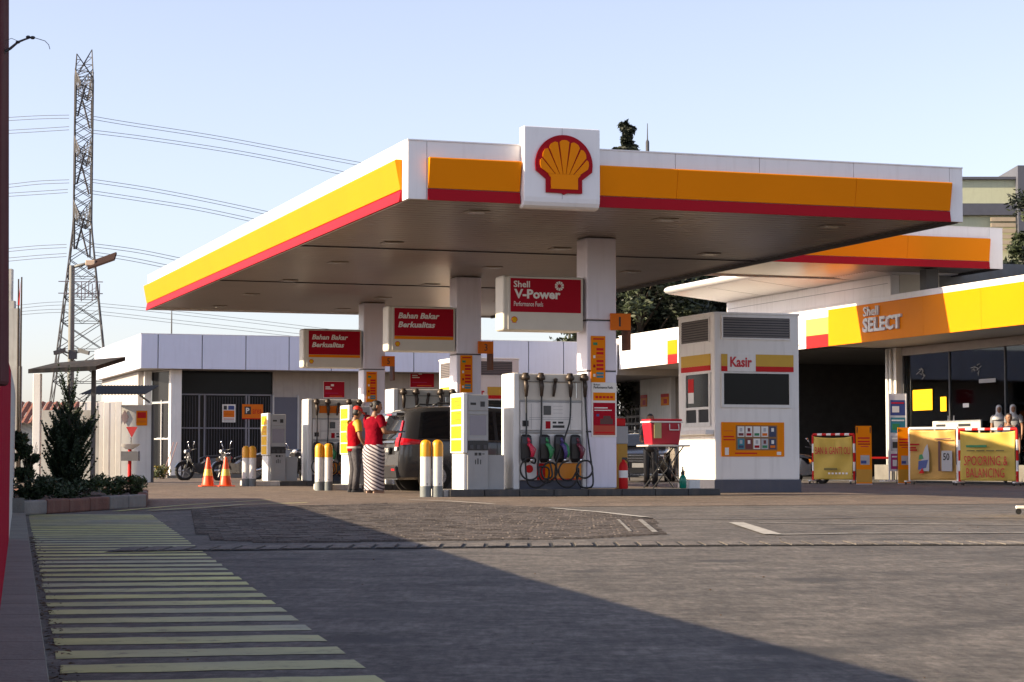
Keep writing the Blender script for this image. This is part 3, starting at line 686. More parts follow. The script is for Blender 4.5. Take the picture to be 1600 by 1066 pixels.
# posters on the front
def poster(name, lab, cat, u, v, z, w, h, cols, face='-y', grp=None):
    """first colour is the sheet, then (x0,x1,z0,z1,mat) prints in fractions"""
    t = T(name, lab, cat, u, v, z, 0, grp)
    if face == '-y': MB().box(0, w, -.015, 0, 0, h).build('sheet', cols[0], t)
    else: MB().box(-.015, 0, -w, 0, 0, h).build('sheet', cols[0], t)
    for c in cols[1:]:
        x0, x1, z0, z1, mt = c
        if face == '-y': MB().box(x0 * w, x1 * w, -.018, -.0155, z0 * h, z1 * h).build('print', mt, t)
        else: MB().box(-.018, -.0155, -x1 * w, -x0 * w, z0 * h, z1 * h).build('print', mt, t)
    return t
v = FW - .03
u0, z0 = Pv(347, 660, v); u1, z1 = Pv(368, 632, v)
p_ = poster('notice', 'white notice with warning symbols and orange middle on the dark glazed front', 'notice', u0, v, z0, u1 - u0, z1 - z0,
       [LETW, (.08, .92, .28, .66, ORANGE), (.1, .35, .70, .92, LETK), (.45, .9, .70, .92, BLUE), (.1, .9, .16, .20, RED), (.1, .9, .06, .09, LETK), (.12, .8, .44, .47, RED)])
u0, z0 = Pv(378, 655, v); u1, z1 = Pv(411, 632, v)
p_ = poster('parking_sign', 'orange parking sign with a P on the dark glazed front', 'sign', u0, v, z0, u1 - u0, z1 - z0, [ORANGE, (.12, .42, .32, .84, LETK), (.0, 1, 0, .06, REDB)])
w_, h_ = u1 - u0, z1 - z0
txt('P', 'letter', p_, LETW, w_ * .18, -.019, h_ * .40, w_ * .17, h_ * .36, bold=.03)
txt('area', 'lettering', p_, REDB, w_ * .50, -.019, h_ * .36, w_ * .42, h_ * .30)
v = FW - .11
for (a, b, lab) in (((505, 622), (538, 596), 'red poster on the beige wall left of the second pump sign'), ((640, 606), (678, 577), 'red poster on the beige wall behind the middle pumps')):
    u0, z0 = Pv(*a, v); u1, z1 = Pv(*b, v)
    poster('wall_poster', lab, 'poster', u0, v, z0, u1 - u0, z1 - z0, [REDK, (.0, 1, .0, .03, LETW), (.0, 1, .97, 1.0, LETW), (.0, .02, .03, .97, LETW), (.1, .32, .62, .68, LETW), (.1, .4, .52, .57, LETW), (.36, .5, .7, .82, LETW), (.1, .7, .28, .30, PINK), (.3, .9, .1, .13, ORANGE)], grp=None)
# ================================================================ PUMP ISLANDS AND WHAT STANDS ON THEM
ISLC = M('island_concrete', (0.20, 0.185, 0.17), 0.85, var=0.2, bump=0.3, dirt=0.3)
KERBD = M('island_kerb_paint', (0.06, 0.058, 0.056), 0.7, var=0.3, bump=0.3, dirt=0.4)
KERBW = M('kerb_white_paint', (0.55, 0.53, 0.49), 0.7, var=0.2, dirt=0.3)
where = ['nearest the camera', 'in the middle row', 'in the farthest row']
for i, v in enumerate(ISV):
    it = T('pump_island', None, None, 1.95, v); it['kind'] = 'structure'
    u1 = 7.0 if i == 0 else 8.6
    top = MB((1.95, v, 0)); top.box(1.99, u1 - .04, v - .06, v + 1.16, .0, .118); top.build('island_top', ISLC, it)
    n = int((u1 - 1.95) / .62)
    for k in range(n):
        a = 1.95 + (u1 - 1.95) * k / n; b = 1.95 + (u1 - 1.95) * (k + 1) / n - .008
        MB((1.95, v, 0)).box(a, b, v - .16, v - .061, 0, .128).build('kerb_block', KERBW if k == 0 and i else KERBD, it, bevel=.018)
        MB((1.95, v, 0)).box(a, b, v + 1.161, v + 1.26, 0, .128).build('kerb_block', KERBD, it, bevel=.018)
    for k in range(2): MB((1.95, v, 0)).box(1.88, 1.985, v - .06 + k * .61, v - .06 + (k + 1) * .61 - .008, 0, .128).build('kerb_block', KERBW, it, bevel=.018)

# bollards
BOLW = M('bollard_white', (0.74, 0.72, 0.68), 0.45, var=0.08, scale=4, dirt=0.35)
BOLY = M('bollard_yellow', (0.74, 0.33, 0.01), 0.42, var=0.08, dirt=0.15)
BOLG = M('bollard_grey', (0.17, 0.19, 0.19), 0.6, var=0.15, dirt=0.3)
def bollard():
    t = T('bollard', 'x', 'bollard', 0, 0, 0, 0, 'yellow-capped bollards guarding the pump islands')
    r = .092
    MB().lathe([(r + .004, 0), (r + .004, .19)], n=24).build('base_band', BOLG, t, smooth='auto')
    MB().lathe([(r, .19), (r, .69)], n=24).build('post', BOLW, t, smooth='auto')
    MB().lathe([(r + .002, .69), (r + .002, .89), (r * .93, .925), (r * .72, .955), (r * .4, .972), (.001, .978)], n=24).build('cap', BOLY, t, smooth='auto')
    MB().box(-.01, .01, -r - .008, -r + .002, .215, .235).build('bolt', STEEL, t)
    return t
bol = bollard(); first = True
pos = [((665, 777), 'yellow-capped white bollard in front of the nearest pump island, left one of that pair'), ((683.5, 777), 'yellow-capped white bollard in front of the nearest pump island, right one of that pair'),
       ((499, 767), 'yellow-capped white bollard left of the man in the red cap, left one of that pair'), ((512.5, 767), 'yellow-capped white bollard left of the man in the red cap, right one of that pair'),
       ((384, 760.3), 'yellow-capped white bollard beside the orange cones, left one of the farthest pair'), ((394, 760.3), 'yellow-capped white bollard beside the orange cones, right one of the farthest pair')]
for q, lab in pos:
    b = bol if first else dup(bol); first = False
    g = G(*q); b.location = g; b.rotation_euler = (0, 0, TH + rnd.uniform(-.3, .3)); b['label'] = lab

# fuel dispenser: front faces -y; origin at the left front bottom corner
HOSE = M('hose_rubber', (0.010, 0.010, 0.011), 0.42, var=0.1)
BRASS = M('swivel_metal', (0.06, 0.045, 0.035), 0.45, metal=.4, var=.3)
def dispenser():
    t = T('fuel_dispenser', 'x', 'fuel pump', 0, 0, 0, 0, 'fuel dispensers on the pump islands')
    Wd, D, H = 1.36, .62, 2.02
    MB().box(.12, Wd - .07, .03, D, .16, H).build('cabinet', DISPW, t, bevel=.01)
    MB().box(0, .12, -.02, D + .02, 0.0, H + .01).build('side_panel', WHITE2, t, bevel=.025, segs=3)
    MB().box(Wd - .07, Wd, -.01, D + .02, 0.0, H - .02).build('side_panel', DISPW, t, bevel=.02)
    MB().box(.125, Wd - .075, .05, D - .02, 0, .16).build('plinth', NAVY, t)
    MB().box(.125, Wd - .075, .0, .03, 1.525, 1.55).build('shelf_trim', GREYM, t)
    hd = MB().box(.125, Wd - .075, .012, .03, 1.56, H - .01).build('hose_board', CREAM, t, bevel=.004)
    # display block
    d = MB().box(.135, Wd - .085, -.012, .028, 1.03, 1.52).build('display_panel', DISPW, t, bevel=.012)
    MB().box(.56, .70, -.02, -.0125, 1.30, 1.46).build('screen', SCREEN, d, bevel=.004)
    MB().box(.17, .28, -.034, -.0125, 1.10, 1.20).build('keypad', BLACKP, d, bevel=.006)
    for z in (1.25, 1.215): MB().box(.30, 1.1, -.0135, -.0125, z, z + .008).build('groove', GREYM, d)
    for x in (.33, 1.06): MB().box(x, x + .008, -.0135, -.0125, 1.05, 1.5).build('groove', GREYM, d)
    for z in (1.33, 1.39, 1.45): MB().box(.74, .92, -.0135, -.0125, z, z + .006).build('groove', GREYM, d)
    st = MB(); st.box(.60, .69, -.015, -.0125, 1.06, 1.19, 0); st.box(.73, .80, -.015, -.0125, 1.15, 1.185, 1); st.box(.83, .93, -.015, -.0125, 1.15, 1.185, 1); st.box(.73, .95, -.015, -.0125, 1.075, 1.12, 1)
    st.build('sticker', [RED, LETK], d)
    MB().box(.14, Wd - .09, -.03, .028, .985, 1.022).build('ledge', GREYM, t, bevel=.006)
    # nozzle panel
    npn = MB().box(.14, Wd - .09, .0, .028, .46, .975).build('nozzle_panel', DISPW, t, bevel=.006)
    low = MB(); zz = (.17, .455)
    low.box(.14, .44, .005, .028, *zz, 0); low.box(.44, .60, .005, .028, *zz, 1); low.box(.60, .70, .005, .028, *zz, 2); low.box(.70, 1.27, .005, .028, *zz, 3)
    low.box(.70, 1.27, .003, .0049, .17, .19, 1)
    low.build('lower_panel', [DISPW, REDB, YEL, M('orange_yellow', (.70, .24, .01), .45, var=.05)], t)
    MB().lathe([(.07, 0), (.07, .012)], n=16).build('round_badge', REDB, t).matrix_local = Matrix.Translation((.30, .004, .36)) @ Matrix.Rotation(math.pi / 2, 4, 'X')
    hx = (.225, .565, .84, 1.14); colr = (M('nozzle_red', (.55, .02, .06), .4), GRN, M('nozzle_purple', (.07, .05, .20), .4), M('nozzle_maroon', (.13, .02, .04), .4))
    for i, x in enumerate(hx):
        h = MB(); h.loft([[(x - a, y, z) , (x + a, y, z), (x + a, y2, z), (x - a, y2, z)] for a, y, y2, z in ((.06, -.01, -.04, .47), (.09, -.01, -.10, .54), (.095, -.01, -.12, .80), (.085, -.01, -.10, .93), (.06, -.01, -.04, .96))])
        ho = h.build('nozzle_holster', BLACKP, t, bevel=.015)
        nz = MB(); nz.tube([(x + .02, -.12, .80), (x + .06, -.16, .74), (x + .085, -.165, .64), (x + .07, -.15, .54)], [.034, .042, .036, .026], 10)
        nz.tube([(x + .03, -.13, .83), (x + .015, -.11, .90)], [.03, .018], 8)
        nz.tube([(x + .06, -.17, .78), (x + .135, -.17, .70), (x + .10, -.16, .58)], .010, 6)
        no = nz.build('nozzle', colr[i], t, smooth=True)
        MB().tube([(x + .07, -.15, .54), (x + .06, -.14, .48)], .022, 10).build('nozzle_swivel', CHROME, no, smooth=True)
    if True:
        x = .895; MB().tube([(x + .02, -.12, .80), (x + .05, -.16, .74), (x + .07, -.165, .64), (x + .06, -.15, .56)], [.03, .036, .032, .022], 10).build('nozzle', GRN, t, smooth=True)
    # swivels along the top
    tops = (.215, .50, .76, 1.04, 1.31)
    for i, x in enumerate(tops):
        s = MB()
        if i != 2:
            s.lathe([(.03, 1.90), (.075, 1.91), (.08, 1.97), (.055, 2.0), (.05, 2.03), (.01, 2.035)], (x, -.05, 0), 12)
            s.tube([(x, .02, 1.95), (x, -.06, 1.95)], .03, 8)
            s.tube([(x, -.05, 1.92), (x + .015, -.055, 1.80), (x + .01, -.055, 1.62)], [.036, .045, .026], 8)
        else: s.tube([(x + .02, -.03, 1.90), (x, -.03, 1.78), (x - .02, -.03, 1.62)], [.025, .035, .02], 8); s.lathe([(.035, 1.88), (.04, 1.93), (.01, 1.95)], (x + .02, -.03, 0), 10)
        s.build('hose_swivel', BRASS, t, smooth=True)
    MB().tube([(.28, -.02, 1.88), (1.25, -.02, 1.88)], .007, 6).build('hose_rail', STEEL, t)
    MB().tube([(1.16, -.03, 1.86), (1.165, -.03, 1.60)], .010, 6).build('breakaway', CHROME, t)
    # hoses: a drop, a big loop near the ground, up to the nozzle
    def hose(top, loops, end):
        p = [Vector((top[0], -.055, 1.62))] + [Vector(q) for q in loops] + [Vector(end)]
        # Catmull-Rom
        out = []
        for i in range(len(p) - 1):
            a, b, c, d_ = p[max(i - 1, 0)], p[i], p[i + 1], p[min(i + 2, len(p) - 1)]
            for k in range(8):
                s = k / 8; out.append(.5 * ((2 * b) + (c - a) * s + (2 * a - 5 * b + 4 * c - d_) * s * s + (3 * b - a - 3 * c + d_) * s ** 3))
        out.append(p[-1]); MB().tube(out, .0165, 8).build('hose', HOSE, t, smooth=True)
    def circ(cx, cz, r, y, a0, a1, n): return [(cx + r * math.cos(a0 + (a1 - a0) * i / n), y - .012 * i, cz + r * math.sin(a0 + (a1 - a0) * i / n)) for i in range(n + 1)]
    hose((.225,), [(.225, -.07, 1.1), (.20, -.09, .6), (.21, -.10, .25), (.26, -.12, .08), (.42, -.14, .04), (.58, -.15, .16), (.60, -.17, .36)] + circ(.24, .36, .19, -.19, R(10), R(-290), 8) + [(.33, -.2, .46)], (.29, -.14, .48))
    hose((.51,), [(.50, -.07, 1.1), (.45, -.09, .6), (.42, -.11, .36), (.48, -.12, .17), (.62, -.13, .13), (.76, -.14, .28), (.72, -.15, .44), (.58, -.16, .46), (.47, -.17, .34), (.52, -.18, .19), (.66, -.18, .24)], (.63, -.14, .48))
    hose((1.05,), [(1.02, -.09, 1.2), (.88, -.11, .8), (.76, -.13, .46), (.74, -.13, .22), (.86, -.14, .06), (1.02, -.15, .05), (1.14, -.15, .18), (1.16, -.15, .36)] + circ(.93, .33, .17, -.17, R(20), R(-270), 8)[1:], (.90, -.14, .48))
    hose((1.32,), [(1.345, -.08, 1.1), (1.40, -.10, .6), (1.44, -.11, .3), (1.44, -.12, .09), (1.36, -.13, .03), (1.2, -.14, .06), (1.12, -.15, .25), (1.17, -.16, .46)] + circ(1.24, .36, .16, -.18, R(100), R(-200), 8)[1:], (1.21, -.14, .48))
    return t
dsp = dispenser()
dl = ['grey-white fuel dispenser with looped black hoses on the nearest pump island', 'fuel dispenser behind the dark car, on the middle pump island', 'fuel dispenser with an orange strip, on the farthest pump island']
for i, v in enumerate(ISV):
    o = dsp if i == 0 else dup(dsp); uvplace(o, 3.20 if i == 0 else 3.36, v + .18, .118); o['label'] = dl[i]
    if i == 2: MB().box(.30, .98, -.006, .011, 1.68, 1.86).build('orange_strip', ORANGE, o)

# payment terminal: slim column with a yellow left face
TERM = M('terminal_grey', (0.34, 0.34, 0.335), 0.45, var=0.08, dirt=0.12)
TERMD = M('terminal_shadow_grey', (0.22, 0.21, 0.21), 0.5, var=0.08)
def terminal():
    t = T('payment_terminal', 'x', 'payment terminal', 0, 0, 0, 0, 'payment terminals at the left ends of the islands')
    Wd, D, H = .44, .70, 1.66
    MB().box(.06, Wd, 0, D, 0, H - .02).build('cabinet', TERM, t, bevel=.012)
    MB().box(.0, .058, .02, D, 0, .62).build('side_panel', WHITE2, t, bevel=.01)
    s = MB().box(-.03, .058, -.02, D + .02, .63, H + .01).build('sign_case', WHITE2, t, bevel=.02)
    for z0, z1 in ((.66, .86), (.885, 1.10), (1.125, 1.36), (1.385, 1.60)):
        MB().box(-.034, -.0302, .05, D - .05, z0, z1).build('yellow_sign', YELB, s)
    for z in (1.20, 1.30, 1.44, 1.52): MB().box(-.0355, -.0345, .12, D - .25, z, z + .02).build('print_line', ORANGE, s)
    hp = MB().box(.07, Wd - .01, -.012, .0, 1.36, H - .03).build('header_panel', TERM, t, bevel=.006)
    MB().box(.11, .21, -.0145, -.0125, 1.46, 1.50).build('print', LETK, hp); MB().box(.29, .37, -.0145, -.0125, 1.43, 1.52).build('reader', BLACKP, hp)
    MB().box(.10, .40, -.004, .0, .94, 1.28).build('display_recess', M('lavender_screen', (.24, .23, .27), .2, var=.05), t, bevel=.004)
    MB().box(.07, Wd - .01, -.012, -.0005, 1.30, 1.335).build('trim', GREYM, t); MB().box(.07, Wd - .01, -.012, -.0005, .86, .90).build('trim', GREYM, t)
    r = MB().box(.065, Wd - .005, -.014, -.0005, .68, .845).build('card_slot', BLACKP, t, bevel=.006)
    for x in (.10, .22, .34): MB().box(x, x + .06, -.03, -.0145, .70, .77).build('card_holder', DGREY, r)
    ic = MB(); ic.box(.19, .24, -.003, -.0005, .59, .64); ic.box(.26, .31, -.003, -.0005, .59, .64); ic.box(.33, .37, -.003, -.0005, .61, .625)
    ic.box(.24, .26, -.003, -.0005, .44, .54); ic.box(.20, .215, -.003, -.0005, .44, .52); ic.box(.29, .305, -.003, -.0005, .44, .52); ic.build('pictogram', LETK, t)
    MB().box(Wd, Wd + .30, .04, D - .05, 0, .60).build('lower_box', TERM, t, bevel=.01)
    return t
tm = terminal()
tl = ['grey payment terminal with yellow side, on the nearest pump island', 'grey payment terminal with yellow side, standing behind the man in the red cap', 'grey payment terminal with yellow side, beside the orange cones']
for i, v in enumerate(ISV):
    o = tm if i == 0 else dup(tm); u_ = [2.27, 2.40, 2.36][i]; uvplace(o, u_, v + .05 if i == 0 else v + .1, .118); o['label'] = tl[i]

# hanging light-box signs
def box_sign(i, u, v, z, lab, kind):
    t = T('hanging_sign', lab, 'sign', u, v, z, 0, 'red light-box signs under the canopy')
    Wd, D, H = 1.50, .42, .97
    MB().box(0, Wd, 0, D, 0, H).build('case', CREAM, t, bevel=.05, segs=4)
    MB().box(.10, Wd - .005, -.014, .002, .02, H - .02).build('face', CREAM, t, bevel=.006)
    MB().box(Wd + .001, Wd + .13, .15, .3, .3, .6).build('bracket', GREYM, t)
    rp = MB().box(.145, Wd - .045, -.022, -.0145, .33, H - .05).build('red_panel', REDK, t)
    if kind == 'v':
        txt('Shell', 'lettering', rp, LETW, .20, -.0225, .76, .30, .115, bold=.018)
        txt('V-Power', 'lettering', rp, LETW, .21, -.0225, .565, .86, .165, bold=.035)
        txt('Performance Fuels', 'lettering', rp, LETW, .205, -.0225, .43, .54, .085)
        w = MB(); cx, cz = 1.05, .80
        for k in range(10):
            a = 2 * math.pi * k / 10; w.prism([(cx + r_ * math.cos(b), cz + r_ * math.sin(b)) for r_, b in ((.034, a + .10), (.034, a + .5), (.08, a + .56), (.085, a + .31), (.08, a + .06))], 'y', -.0265, -.0225)
        w.build('wheel_mark', LETW, rp)
    else:
        MB().box(.145, Wd - .045, -.022, -.0145, .26, .325).build('yellow_stripe', YEL, t)
        txt('Bahan Bakar', 'lettering', rp, LETW, .225, -.0225, .70, .92, .125, shear=.25, bold=.03)
        txt('Berkualitas', 'lettering', rp, LETW, .225, -.0225, .51, .82, .125, shear=.25, bold=.03)
    emblem(t, .215, -.0145, .135 if kind == 'v' else .10, .115, depth=.006)
    return t
for i, (lab, k) in enumerate((('red light-box sign with large white lettering and wheel mark, nearest of three', 'v'), ('red light-box sign with two lines of slanted white lettering, middle of three', 'b'), ('red light-box sign with two lines of slanted white lettering, farthest of three', 'b'))):
    box_sign(i, [3.02, 3.25, 3.24][i], ISV[i] + .22, [2.885, 2.94, 2.92][i], lab, k)
# lane number signs, price lists, column poster
for i, (n_, v) in enumerate(zip('135', ISV)):
    u, z, s = [5.02, 5.25, 5.25][i], [2.93, 2.92, 2.98][i], [.38, .34, .33][i]
    t = T('lane_number_sign', 'orange plate with the number %s on the %s canopy column' % (n_, ['nearest', 'middle', 'farthest'][i]), 'sign', u, v + .19, z, 0, 'orange lane number plates')
    MB().box(0, s, -.05, .0, 0, s * .78).build('plate', ORANGE, t, bevel=.006)
    txt(n_, 'number', t, LETK, s * .40, -.0505, s * .17, s * (.09 if n_ == '1' else .20), s * .44, bold=0)
    MB().box(s * .9, s * 1.02, -.03, .30, -.35, s * .74).build('bracket', M('rust_brown', (.16, .05, .02), .6), t)
    u, z0, hh = [4.66, 4.86, 4.86][i], [2.0, 2.08, 2.08][i], [.82, .80, .76][i]
    t = T('price_list', ['yellow price list on the nearest canopy column', 'yellow price list on the middle canopy column', 'yellow price list on the farthest canopy column'][i], 'price list', u, v + .198, z0, 0, 'yellow price lists on the columns')
    MB().box(0, .27, -.012, 0, 0, hh).build('sheet', YEL, t)
    for k in range(6): MB().box(.10, .235, -.015, -.0125, hh * (.26 + .085 * k), hh * (.26 + .085 * k) + .045).build('price_row', [REDB, REDB, REDB, ORANGE, REDB, REDB][k], t)
    for k in range(2): MB().box(.10, .235, -.015, -.0125, hh * (.10 + .07 * k), hh * (.10 + .07 * k) + .04).build('price_row', TEAL, t)
    for k in range(3): MB().box(.04, .08, -.015, -.0125, hh * (.12 + .2 * k), hh * (.12 + .2 * k) + .05).build('icon', [LETW, RED, LETW][k], t)
    MB().box(.04, .24, -.015, -.0125, hh * .92, hh * .95).build('print_line', REDB, t); MB().box(.04, .12, -.015, -.0125, hh * .80, hh * .86).build('icon', GRN, t)
pst = T('column_poster', 'framed red poster with white header on the nearest canopy column', 'poster', 4.665, ISV[0] + .198, 1.04)
MB().box(0, .475, -.02, 0, 0, .96).build('frame', LETW, pst, bevel=.004)
pp = MB(); pp.box(.03, .445, -.023, -.0205, .03, .60, 0); pp.box(.03, .445, -.023, -.0205, .64, .78, 1)
pp.box(.05, .30, -.026, -.0235, .50, .52, 2); pp.box(.05, .38, -.026, -.0235, .46, .475, 2)
pp.box(.16, .40, -.026, -.0235, .22, .32, 3); pp.box(.22, .36, -.026, -.0235, .32, .37, 3); pp.box(.09, .14, -.026, -.0235, .36, .40, 4); pp.box(.06, .42, -.026, -.0235, .06, .09, 5); pp.box(.03, .445, -.0245, -.0232, .03, .2, 6)
for k in range(5): pp.box(.07 + .07 * k, .12 + .07 * k, -.026, -.0235, .68, .72, 5)
pp.build('picture', [REDK, YEL, LETW, M('print_brown', (.10, .03, .025), .5), BLUE, REDB, M('print_scarlet', (.45, .05, .015), .5)], pst)
txt('Performance Fuels', 'lettering', pst, LETK, .04, -.0205, .85, .36, .045, bold=.01); txt('Bahan', 'lettering', pst, LETK, .04, -.0205, .905, .12, .03)

# ================================================================ CASHIER KIOSKS
KIOW = M('kiosk_cladding', (0.84, 0.815, 0.78), 0.45, var=0.05, scale=0.8, dirt=0.14)
LOUV = M('louvre_brown', (0.16, 0.135, 0.12), 0.5, var=0.1)
KYEL = M('kiosk_yellow', (0.62, 0.36, 0.01), 0.4, var=.05)
def kiosk():
    t = T('cashier_kiosk', 'x', 'kiosk', 0, 0, 0, 0, 'white cashier kiosks'); Wd, D, H = 1.84, 1.75, 3.48
    bd = MB().box(.02, Wd - .01, .02, D, .245, H - .03).build('walls', KIOW, t, bevel=.03, segs=3)
    MB().box(0, Wd + .012, 0, D + .01, 0, .255).build('plinth', NAVY, t, bevel=.012)
    MB().box(.0, Wd, .0, D, H - .045, H).build('roof_edge', KIOW, t, bevel=.01)
    # front louvre
    def louvre(face, a0, a1, z0, z1, n):
        f = MB(); w = .03
        def bx(p0, p1, q0, q1, d0, d1): f.box(p0, p1, -d1 + .02, -d0 + .02, q0, q1) if face == '-y' else f.box(-d1 + .02, -d0 + .02, p0, p1, q0, q1)
        bx(a0 - w, a1 + w, z0 - w, z0, 0, .03); bx(a0 - w, a1 + w, z1, z1 + w, 0, .03); bx(a0 - w, a0, z0, z1, 0, .03); bx(a1, a1 + w, z0, z1, 0, .03)
        fo = f.build('louvre_frame', KIOW, t)
        b = MB(); (b.box(a0, a1, .006, .019, z0, z1) if face == '-y' else b.box(.006, .019, a0, a1, z0, z1)); b.build('louvre_back', BLACKP, fo)
        for i in range(n):
            z = z0 + (z1 - z0) * (i + .15) / n; h = (z1 - z0) / n * .62
            s = MB(); pr = [(-.008, z), (.002, z + h), (.006, z + h), (-.002, z)]
            s.prism(pr, 'x' if face == '-y' else 'y', a0, a1) if face == '-y' else s.prism(pr, 'y', a0, a1)
            s.build('slat', LOUV, fo)
    louvre('-y', .20, 1.62, 2.99, 3.38, 8); louvre('-x', .22, 1.52, 2.93, 3.36, 9)
    # sign band
    MB().box(.17, .29, .0, .0195, 2.44, 2.67).build('yellow_band', KYEL, t); MB().box(.17, .29, -.002, .0195, 2.34, 2.437).build('red_band', REDB, t)
    MB().box(.89, 1.70, .0, .0195, 2.44, 2.67).build('yellow_band', KYEL, t); MB().box(.89, 1.70, -.002, .0195, 2.34, 2.437).build('red_band', REDB, t)
    sg = MB().box(.292, .888, -.006, .0195, 2.335, 2.675).build('name_board', KIOW, t, bevel=.004)
    txt('Kasir', 'lettering', sg, LETR, .345, -.0065, 2.42, .46, .20, bold=.03)
    MB().box(0, .0195, .18, 1.56, 2.46, 2.68).build('yellow_band', KYEL, t); MB().box(-.002, .0195, .18, 1.56, 2.36, 2.457).build('red_band', REDB, t)
    # front window
    wf = MB(); a0, a1, z0, z1 = .21, 1.60, 1.70, 2.30
    for q in ((a0 - .05, a1 + .05, z0 - .06, z0), (a0 - .05, a1 + .05, z1, z1 + .02), (a0 - .05, a0, z0, z1), (a1, a1 + .05, z0, z1)): wf.box(q[0], q[1], -.012, .0195, q[2], q[3])
    wfo = wf.build('window_frame', WHITE2, t); MB().box(a0, a1, .004, .0195, z0, z1).build('pane', GLASSD, wfo)
    # service window on the left side
    wf = MB(); a0, a1, z0, z1 = .22, 1.30, 1.66, 2.30
    for q in ((a0 - .06, a1 + .16, z0 - .05, z0), (a0 - .06, a1 + .16, z1, z1 + .03), (a0 - .06, a0, z0, z1), (a1, a1 + .16, z0, z1), (a0 - .06, a1 + .16, 1.28, 1.36), (a0 - .06, a0, 1.36, 1.61), (a1, a1 + .16, 1.36, 1.61), (.70, .80, 1.36, 1.61)): wf.box(-.014, .0195, q[0], q[1], q[2], q[3])
    wfo = wf.build('window_frame', WHITE2, t); MB().box(.004, .0195, a0, a1, z0, z1).build('pane', GLASSD, wfo)
    for p in ((.22, .70), (.80, 1.30)): MB().box(.006, .0195, p[0], p[1], 1.36, 1.61).build('tray_opening', BLACK, wfo)
    st = MB(); st.box(.0, .0035, .95, 1.22, 1.95, 2.22, 0); st.box(.0, .0035, .95, 1.22, 1.74, 1.95, 1); st.build('window_notice', [REDB, LETW], wfo)
    MB().box(-.16, .019, .05, 1.62, 1.12, 1.21).build('counter_ledge', KIOW, t, bevel=.01)
    return t
kk = kiosk(); uvplace(kk, 8.05, 6.75, 0.0); kk['label'] = 'white cashier kiosk with Kasir lettering and product poster, nearest one'
k2 = dup(kk); ur = Pv(812, 555, 25.2)[0]; uvplace(k2, ur - 1.84, 25.2, 0.0); k2['label'] = 'second white cashier kiosk seen behind the middle canopy column'
# poster of cartons on the near kiosk
kp = T('product_poster', 'yellow poster with two rows of small pictures on the nearest kiosk', 'poster', 8.05 + .16, 6.77, .70)
MB().box(0, 1.33, -.016, 0, 0, .66).build('sheet', YEL, kp)
MB().box(.30, 1.18, -.019, -.0165, .12, .60).build('picture_field', M('print_brown2' if False else 'print_tan', (.26, .12, .03), .5, var=.2), kp)
pm = [LETW, M('print_grey', (.45, .45, .47), .5), M('print_maroon', (.16, .02, .02), .5), TEAL, GRN, M('print_dark_blue', (.03, .04, .10), .5)]
for r_ in range(2):
    for c_ in range(5):
        x0 = .335 + .168 * c_; z0 = .145 + .235 * r_
        pc = MB().box(x0, x0 + .145, -.022, -.0195, z0, z0 + .20).build('picture', pm[0] if r_ and c_ < 4 else [TEAL, pm[2], LETW, pm[1], pm[5]][c_], kp)
        MB().box(x0 + .02, x0 + .125, -.024, -.0225, z0 + .02, z0 + .07).build('caption', [pm[5], pm[2], RED, GRN, ORANGE][(c_ + r_) % 5], pc)
        MB().box(x0 + .045, x0 + .10, -.024, -.0225, z0 + .10, z0 + .17).build('carton', [pm[1], LETW, pm[1], pm[2], LETW][(c_ + 2 * r_) % 5], pc)
for z, w in ((.48, .20), (.37, .22), (.31, .24)): MB().box(.04, .04 + w, -.019, -.0165, z, z + .025).build('print_line', [ORANGE, REDB, REDB][int(z < .4)], kp)
MB().box(.28, .75, -.019, -.0165, .05, .075).build('print_line', REDB, kp)
MB().box(.07, .15, -.019, -.0165, .03, .17).build('white_patch', LETW, kp); MB().box(1.17, 1.26, -.019, -.0165, .03, .09).build('white_patch', LETW, kp)

# ================================================================ SMALL THINGS ROUND THE KIOSK
UT = Pv(1034, 690, 5.35)[0]
tb = T('folding_table', 'white folding table with black legs beside the nearest kiosk', 'table', UT + .03, 5.35, .118)
MB().box(-.42, .42, -.28, .28, .755, .79).build('tabletop', M('table_white', (.55, .53, .50), .5), tb, bevel=.015)
for y in (-.22, .22):
    for s in (-1, 1): MB().tube([(-.30 * s, y, .0), (.30 * s, y, .755)], .013, 6).build('leg', BLACKP, tb)
cl = T('cooler_box', 'red cooler box with white lid rim and handle on the folding table', 'cooler', UT, 5.35, .118 + .79)
COOL = M('cooler_red', (0.42, 0.012, 0.03), .35, var=.06)
MB().loft([[(a, b, z), (-a, b, z), (-a, -b, z), (a, -b, z)] for a, b, z in ((.27, .18, 0), (.31, .21, .40))]).build('tub', COOL, cl, bevel=.025, segs=3)
MB().box(-.33, .33, -.23, .23, .40, .43).build('rim', LETW, cl, bevel=.01); MB().box(-.32, .32, -.22, .22, .43, .47).build('lid', COOL, cl, bevel=.02)
MB().tube([(.06, -.225, .38), (.055, -.24, .27), (.24, -.24, .27), (.235, -.225, .38)], .012, 6).build('handle', LETW, cl)
MB().box(-.24, -.10, -.222, -.214, .12, .40).build('paper_note', M('note_yellow', (.50, .45, .20), .7), cl)
sb = T('spray_bottle', 'green pump spray bottle with black top on the island edge', 'spray bottle', *(lambda q: (q, 4.42))(Pv(1067, 757, 4.42)[0]), .128)
MB().lathe([(.05, 0), (.062, .015), (.064, .17), (.05, .215), (.028, .235), (.026, .25)], n=18).build('bottle_body', GREEN, sb, smooth='auto')
MB().lathe([(.034, .24), (.036, .285), (.02, .30), (.012, .36)], n=12).build('pump_head', BLACKP, sb, smooth='auto'); MB().ball((0, 0, .375), .017, 8).build('knob', BLACKP, sb, smooth=True)
MB().tube([(0, 0, .30), (.05, -.02, .31)], .009, 6).build('nozzle', BLACKP, sb)
wb = T('white_block', 'small white block beside the green spray bottle', 'block', Pv(1083, 757, 4.6)[0], 4.6, .118)
